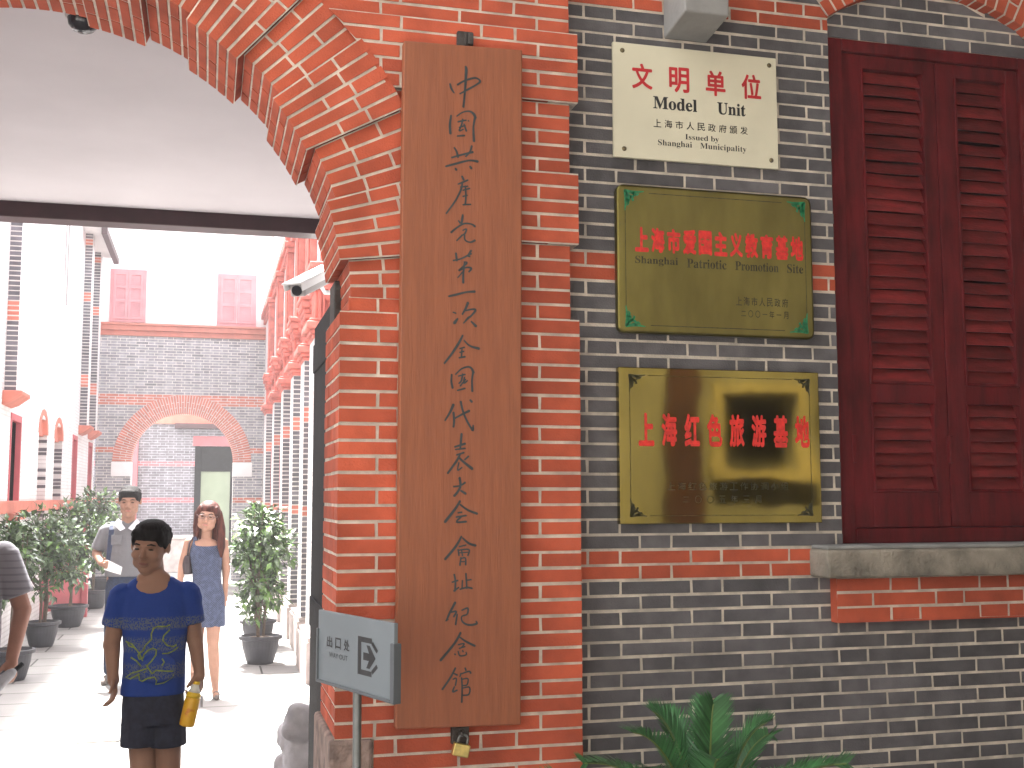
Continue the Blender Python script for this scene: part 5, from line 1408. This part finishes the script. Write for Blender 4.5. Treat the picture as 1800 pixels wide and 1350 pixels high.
for hx, hy, tx, ty in ((-.03, .03, -.04, -.14), (.082, .13, .092, -.03)): shoe(t, O+Vector((hx, hy, .0)), O+Vector((tx, ty, .02)))
# bottle in his hand
t2 = thing('juice_bottle', 'half full yellow drink bottle hanging from the hand of the boy in blue', 'bottle', tuple(O+Vector((.160, -.06, .71))))
p0, p1 = O+Vector((.140, -.062, .700)), O+Vector((.178, -.055, .885)); dv = (p1-p0); Lb = dv.length; dv.normalize()
al = lambda s_: tuple(p0+dv*Lb*s_)
k = MB(); k.tube([al(0), al(.02), al(.06), al(.56), al(.64)], [.022, .030, .0325, .0325, .031], 20); k.build('label', 'orange', t2, smooth=True)
k = MB(); k.tube([al(.64), al(.70), al(.76)], [.031, .031, .026], 20); k.build('juice', 'yellow', t2, smooth=True)
k = MB(); k.tube([al(.76), al(.84), al(.90), al(.94)], [.026, .019, .0135, .013], 20); k.build('neck', 'clear', t2, smooth=True)
k = MB(); k.tube([al(.935), al(1.0)], [.0155, .0155], 16); k.build('cap', 'yellow', t2)

# --- the man with the backpack
O = Vector((-0.69, 7.45, .012))
t = thing('person', 'young man in a grey shirt and jeans behind the boy, carrying paper and a backpack', 'person', tuple(O))
rot = rotz(R(-4), R(10), 0); hc = (.015, -.03, 1.63); hh = .275
T, hp = head_prims(O+Vector(hc), hh, rot)
body = [('c', (0, .02, 1.38), (.012, -.01, 1.56), .062, .060), ('l', [((0, .02, .90), .14, .09), ((0, .02, 1.1), .14, .09), ((0, .02, 1.3), .165, .095), ((0, .02, 1.40), .12, .07)]),
    ('c', (-.188, .02, 1.35), (-.262, .04, 1.16), .046, .042), ('c', (-.262, .04, 1.16), (-.200, -.17, 1.085), .042, .030),
    ('c', (.188, .02, 1.35), (.25, .05, 1.13), .046, .042), ('c', (.25, .05, 1.13), (.25, -.06, .92), .042, .028),
    ('c', (-.085, .02, .93), (-.105, .02, .50), .085, .060), ('c', (-.105, .02, .50), (-.120, .10, .10), .058, .038),
    ('c', (.085, .02, .93), (.10, -.10, .50), .085, .060), ('c', (.10, -.10, .50), (.10, -.16, .10), .058, .038)]
body += hand_prims((-.200, -.17, 1.085), (.55, -.75, -.1), (.2, 0, 1), .18, .6, 1) + hand_prims((.25, -.06, .92), (0, -.15, -1), (-.3, -1, 0), .18, .5, 1)
blob('body', shift(body, O)+hp, .0062, True, 'skinM', t, iters=3)
face_parts(t, T, hh, rot, 'lipM', closed=.45)
E_ = lambda p, r: ('e', T(*p), tuple(a*hh for a in r), rot)
blob('hair', [E_((0, .085, .215), (.352, .432, .305)), E_((0, .30, .02), (.30, .24, .28)), E_((.29, .08, .12), (.075, .22, .18)), E_((-.29, .08, .12), (.075, .22, .18)), E_((-.05, -.22, .34), (.27, .14, .10)), E_((-.14, -.24, .30), (.13, .10, .07)), E_((-.03, -.255, .27), (.23, .085, .09)), E_((.25, -.10, .17), (.075, .16, .15)), E_((-.25, -.10, .17), (.075, .16, .15))]+tufts(T, rot, hh, 2), .006, True, 'hair', t, iters=2)
sh = [('l', [((0, .015, .955), .185, .120), ((0, .015, 1.05), .180, .115), ((0, .02, 1.18), .186, .115), ((0, .02, 1.30), .200, .112), ((0, .02, 1.38), .182, .09), ((0, .02, 1.43), .115, .07), ((0, .02, 1.455), .085, .065)], .9),
    ('c', (-.180, .02, 1.365), (-.19, .02, 1.34), .062, .062), ('t', (-.182, .02, 1.375), (-.250, .038, 1.195), .062, .066), ('c', (.180, .02, 1.365), (.19, .02, 1.34), .062, .062), ('t', (.182, .02, 1.375), (.250, .042, 1.195), .062, .066)]
so2 = blob('shirt', shift(sh, O), .008, True, 'greyshirt', t, iters=3)
k = MB()
for sx in (-1, 1):
    q = lambda x, y, z: tuple(O+Vector((sx*x, y, z)))
    k.hexa([q(.085, -.03, 1.47), q(.015, -.098, 1.385), q(.055, -.110, 1.365), q(.115, -.05, 1.43), q(.08, -.02, 1.475), q(.012, -.088, 1.39), q(.05, -.095, 1.37), q(.11, -.04, 1.435)])
k.build('collar', 'collar', so2, smooth=False)
k = MB()
for z in (1.33, 1.25, 1.17, 1.09, 1.02): k.lathe([(0, .003), (.006, .002), (.007, 0)], (0, 0, 0), 8)
k = MB(); q = lambda x, y, z: tuple(O+Vector((x, y, z)))
k.hexa([q(-.13, -.102, 1.24), q(-.04, -.108, 1.24), q(-.04, -.106, 1.33), q(-.13, -.100, 1.33), q(-.13, -.08, 1.24), q(-.04, -.085, 1.24), q(-.04, -.085, 1.33), q(-.13, -.08, 1.33)])
k.build('chest_pocket', 'greyshirt', so2, bevel=.003)
blob('jeans', shift([('l', [((0, .02, 1.0), .155, .105), ((0, .02, .90), .17, .115), ((0, .02, .82), .165, .11)], .9), ('c', (-.085, .02, .86), (-.105, .02, .50), .092, .074), ('c', (-.105, .02, .50), (-.120, .10, .12), .074, .060), ('c', (.085, .02, .86), (.10, -.10, .50), .092, .074), ('c', (.10, -.10, .50), (.10, -.16, .12), .074, .060)], O), .008, True, 'denim', t, iters=2)
shoe(t, O+Vector((-.122, .13, .01)), O+Vector((-.16, -.07, .025)), w=.05); shoe(t, O+Vector((.10, -.14, .01)), O+Vector((.11, -.36, .03)), w=.05)
t2 = thing('backpack', 'navy backpack worn by the young man in the grey shirt', 'backpack', tuple(O+Vector((0, .22, 1.0))))
blob('pack', shift([('l', [((0, .22, 1.02), .14, .07), ((0, .23, 1.15), .155, .09), ((0, .22, 1.33), .14, .08), ((0, .20, 1.40), .10, .05)])], O), .010, True, 'strap', t2, iters=3)
bv2 = BVHTree.FromPolygons([v.co+origin(so2) for v in so2.data.vertices], [tuple(p.vertices) for p in so2.data.polygons])
for sx in (-1, 1):
    k = MB(); prev = None
    line = []
    for i in range(15):
        a = i/14
        ang = -.35+a*2.35
        x = sx*(.118+.028*a); y = .02+.16*math.cos(ang+1.2); z = 1.47-.42*max(0, a-.22)/.78-.03*(1-a)
        c = Vector((O.x+x, O.y+y, O.z+z))
        if a > .2:
            h_ = bv2.ray_cast(Vector((c.x, O.y-.6, c.z)), Vector((0, 1, 0)))
            if h_[0]: c = h_[0]+Vector((0, -.007, 0))
        else:
            h_ = bv2.ray_cast(Vector((c.x, O.y+.02+.07*(.2-a)/.2, O.z+1.7)), Vector((0, 0, -1)))
            if h_[0]: c = h_[0]+Vector((0, 0, .006))
        line.append(c)
    for i in range(len(line)-1):
        a, b = line[i], line[i+1]; w_ = Vector((.026, 0, 0)); n_ = Vector((0, -.005, .003))
        k.hexa([a-w_, b-w_, b+w_, a+w_, a-w_-n_, b-w_-n_, b+w_-n_, a+w_-n_])
    k.build('strap', 'strap', t2)
t2 = thing('paper_sheet', 'white folded paper in the hand of the man in the grey shirt', 'paper', tuple(O+Vector((-.10, -.25, 1.05))))
k = MB(); q = lambda x, y, z: tuple(O+Vector((x, y, z)))
k.hexa([q(-.175, -.235, 1.03), q(-.03, -.25, .985), q(-.02, -.235, 1.05), q(-.15, -.215, 1.115), q(-.175, -.232, 1.03), q(-.03, -.247, .985), q(-.02, -.232, 1.05), q(-.15, -.212, 1.115)])
k.build('sheet', 'paper', t2)

# --- the woman
O = Vector((0.02, 6.51, .012))
t = thing('person', 'young woman in a blue patterned sleeveless dress with long reddish hair and glasses', 'person', tuple(O))
rot = rotz(R(-8), R(4), R(7)); hc = (-.005, -.02, 1.505); hh = .258
T, hp = head_prims(O+Vector(hc), hh, rot, True)
body = [('c', (-.012, .02, 1.27), (-.008, 0, 1.44), .046, .045), ('l', [((-.01, .02, .75), .12, .085), ((0, .02, 1.0), .10, .075), ((-.012, .02, 1.2), .125, .08), ((-.012, .02, 1.30), .10, .055)]),
    ('c', (-.155, .02, 1.285), (-.205, .04, 1.10), .040, .032), ('c', (-.205, .04, 1.10), (-.225, -.04, .90), .032, .022),
    ('c', (.130, .02, 1.285), (.155, .05, 1.05), .040, .032), ('c', (.155, .05, 1.05), (.150, .02, .835), .032, .021),
    ('c', (.06, .01, .75), (.060, -.06, .46), .075, .050), ('c', (.060, -.06, .46), (.072, -.02, .27), .048, .046), ('c', (.072, -.02, .27), (.088, -.02, .08), .046, .028), ('c', (.088, -.0, .05), (.095, -.14, .03), .030, .022),
    ('c', (-.065, .01, .75), (-.07, .03, .46), .075, .050), ('c', (-.07, .03, .46), (-.085, .26, .30), .047, .042), ('c', (-.085, .26, .30), (-.095, .40, .17), .040, .027), ('c', (-.095, .41, .15), (-.09, .37, .045), .029, .022)]
body += [('e', (-.011, -.012, 1.265), (.105, .052, .055))]
body += hand_prims((-.225, -.04, .90), (0, -.15, -1), (.4, -1, 0), .155, .5, 1) + hand_prims((.150, .02, .835), (0, -.1, -1), (-.3, -1, 0), .155, .45, 1)
blob('body', shift(body, O)+hp, .0058, True, 'skinW', t, iters=3)
face_parts(t, T, hh, rot, 'lipM', glasses=True, closed=.5)
E_ = lambda p, r: ('e', T(*p), tuple(a*hh for a in r), rot)
hr = [E_((0, .09, .215), (.356, .435, .31)), E_((0, .28, -.1), (.33, .25, .42)), E_((.30, .05, .10), (.10, .24, .22)), E_((-.30, .05, .10), (.10, .24, .22)), E_((.255, -.10, .20), (.085, .17, .19)), E_((-.255, -.10, .20), (.075, .17, .19))]
def W3(x, y, z): return tuple(O+Vector((x, y, z)))
hr += [('c', W3(.085, .0, 1.53), W3(.105, -.03, 1.40), .030, .038), ('c', W3(.105, -.03, 1.40), W3(.110, -.07, 1.25), .038, .034), ('c', W3(.110, -.07, 1.25), W3(.112, -.085, 1.17), .034, .012), ('c', W3(.07, .05, 1.45), W3(.085, .02, 1.25), .05, .05),
       ('c', W3(-.090, .0, 1.53), W3(-.098, .0, 1.42), .026, .028), ('c', W3(-.098, .0, 1.42), W3(-.095, .03, 1.30), .030, .016), ('c', W3(0, .09, 1.45), W3(0, .10, 1.22), .09, .07)]
blob('hair', hr, .006, True, 'hairW', t, iters=2)
dress = [('l', [((.020, .01, .585), .140, .105), ((.016, .01, .70), .140, .108), ((.010, .015, .83), .142, .108), ((.0, .02, .95), .120, .094), ((-.003, .02, 1.02), .116, .090), ((-.008, .018, 1.12), .130, .098), ((-.012, .015, 1.19), .138, .104), ((-.012, .02, 1.25), .132, .085), ((-.012, .02, 1.285), .125, .068)], .95),
         ('c', (-.115, .02, 1.25), (-.100, .02, 1.325), .030, .022), ('c', (.095, .02, 1.25), (.080, .02, 1.325), .030, .022)]
dr = blob('dress', shift(dress, O), .007, True, 'dress', t, iters=3)
cut(dr, O+Vector((-.011, 0, 1.33)), (.082, .055), O.y+.01)
shoe(t, O+Vector((.090, .02, .0)), O+Vector((.100, -.17, .02)), w=.038); shoe(t, O+Vector((-.093, .415, .06)), O+Vector((-.09, .30, .012)), w=.036)
t2 = thing('handbag', 'small dark shoulder bag at the hip of the woman in the blue dress', 'bag', tuple(O+Vector((-.17, .06, 1.0))))
blob('bag', shift([('l', [((-.165, .07, 1.02), .045, .09), ((-.165, .07, 1.10), .048, .10), ((-.162, .07, 1.18), .040, .085)])], O), .008, True, 'bag', t2, iters=3)
k = MB(); k.tube([W3(-.165, .0, 1.17), W3(-.150, -.03, 1.28), W3(-.125, .02, 1.345), W3(-.14, .09, 1.28), W3(-.165, .14, 1.17)], .008, 6); k.build('strap', 'bag', t2, smooth=True)

# --- the man cut by the left edge
O = Vector((-1.19, 2.80, .012))
t = thing('person', 'man in a pale striped tee cut by the left edge, arm hanging down', 'person', tuple(O))
rot = rotz(R(10), R(6), 0); hc = (.02, -.03, 1.60); hh = .24
T, hp = head_prims(O+Vector(hc), hh, rot)
body = [('c', (0, .02, 1.42), (.015, 0, 1.54), .062, .06), ('l', [((0, .02, .90), .15, .10), ((0, .02, 1.15), .15, .10), ((0, .02, 1.36), .16, .09), ((0, .02, 1.45), .11, .07)]),
    ('c', (.195, .012, 1.365), (.285, .02, 1.09), .046, .046), ('c', (.285, .02, 1.09), (.262, -.10, .865), .046, .031),
    ('c', (-.195, .012, 1.365), (-.28, .02, 1.10), .046, .046), ('c', (-.28, .02, 1.10), (-.26, -.12, .87), .046, .031),
    ('c', (-.09, .02, .93), (-.10, -.10, .50), .09, .06), ('c', (-.10, -.10, .50), (-.10, -.12, .1), .058, .04), ('c', (.09, .02, .93), (.10, .05, .50), .09, .06), ('c', (.10, .05, .50), (.10, .16, .1), .058, .04)]
body += hand_prims((.262, -.10, .87), (.02, -.25, -1), (-.6, -1, 0), .185, .85, 1) + hand_prims((-.26, -.12, .87), (0, -.2, -1), (.5, -1, 0), .185, .5, 1)
blob('body', shift(body, O)+hp, .006, True, 'skinD', t, iters=3)
face_parts(t, T, hh, rot, 'lipB')
E_ = lambda p, r: ('e', T(*p), tuple(a*hh for a in r), rot)
blob('hair', [E_((0, .085, .215), (.352, .432, .305)), E_((0, .30, .02), (.30, .24, .28)), E_((.30, .10, .10), (.08, .20, .15)), E_((-.30, .10, .10), (.08, .20, .15))], .007, True, 'hair', t, iters=2)
blob('tee_shirt', shift([('l', [((0, .01, .86), .185, .125), ((0, .01, .98), .190, .13), ((0, .01, 1.15), .185, .125), ((0, .015, 1.30), .200, .12), ((0, .02, 1.40), .185, .095), ((0, .02, 1.45), .115, .075), ((0, .02, 1.475), .085, .065)], .9), ('c', (.185, .012, 1.375), (.2, .012, 1.34), .070, .070), ('t', (.188, .012, 1.385), (.268, .018, 1.165), .070, .074), ('c', (-.185, .012, 1.375), (-.2, .012, 1.34), .070, .070), ('t', (-.188, .012, 1.385), (-.268, .018, 1.165), .070, .074)], O), .008, True, 'stripetee', t, iters=3)
blob('jeans', shift([('l', [((0, .02, .95), .16, .11), ((0, .02, .86), .17, .12), ((0, .02, .80), .165, .115)], .9), ('c', (-.09, .02, .86), (-.10, -.10, .50), .095, .078), ('c', (-.10, -.10, .50), (-.10, -.12, .12), .076, .064), ('c', (.09, .02, .86), (.10, .05, .50), .095, .078), ('c', (.10, .05, .50), (.10, .16, .12), .076, .064)], O), .008, True, 'denim', t, iters=2)
shoe(t, O+Vector((-.10, -.09, .01)), O+Vector((-.10, -.30, .03)), w=.05); shoe(t, O+Vector((.10, .18, .01)), O+Vector((.11, -.02, .03)), w=.05)
t2 = thing('folded_umbrella', 'grey folded umbrella held low by the man at the left edge', 'umbrella', tuple(O+Vector((.1, -.2, .6))))
a, b = O+Vector((.315, -.13, .835)), O+Vector((.02, -.50, .58)); 
k = MB(); k.tube([tuple(a), tuple(a*.9+b*.1)], [.012, .012], 10); k.build('handle', 'black', t2)
k = MB(); k.tube([tuple(a*(1-s_)+b*s_) for s_ in (.1, .15, .4, .8, 1.0)], [.014, .026, .036, .030, .010], 14); k.build('canopy', 'umb', t2, smooth=True)

# ------------------------------------------------------------------ thin volume added to stand in for lens glare over the alley
hz = MB(); hz.box(-42, 42, -42, 62, -1, 12.5)
ho = hz.build('glare_haze', [])
hm = bpy.data.materials.new('glare_haze'); hm.use_nodes = True
ht = hm.node_tree; ht.nodes.clear()
hv = ht.nodes.new('ShaderNodeVolumePrincipled'); hv.inputs['Density'].default_value = 0.0035; hv.inputs['Color'].default_value = (.9, .88, .9, 1)
hov = ht.nodes.new('ShaderNodeOutputMaterial'); ht.links.new(hv.outputs[0], hov.inputs['Volume'])
ho.data.materials.append(hm)
tag(ho, None, None, kind='stuff')
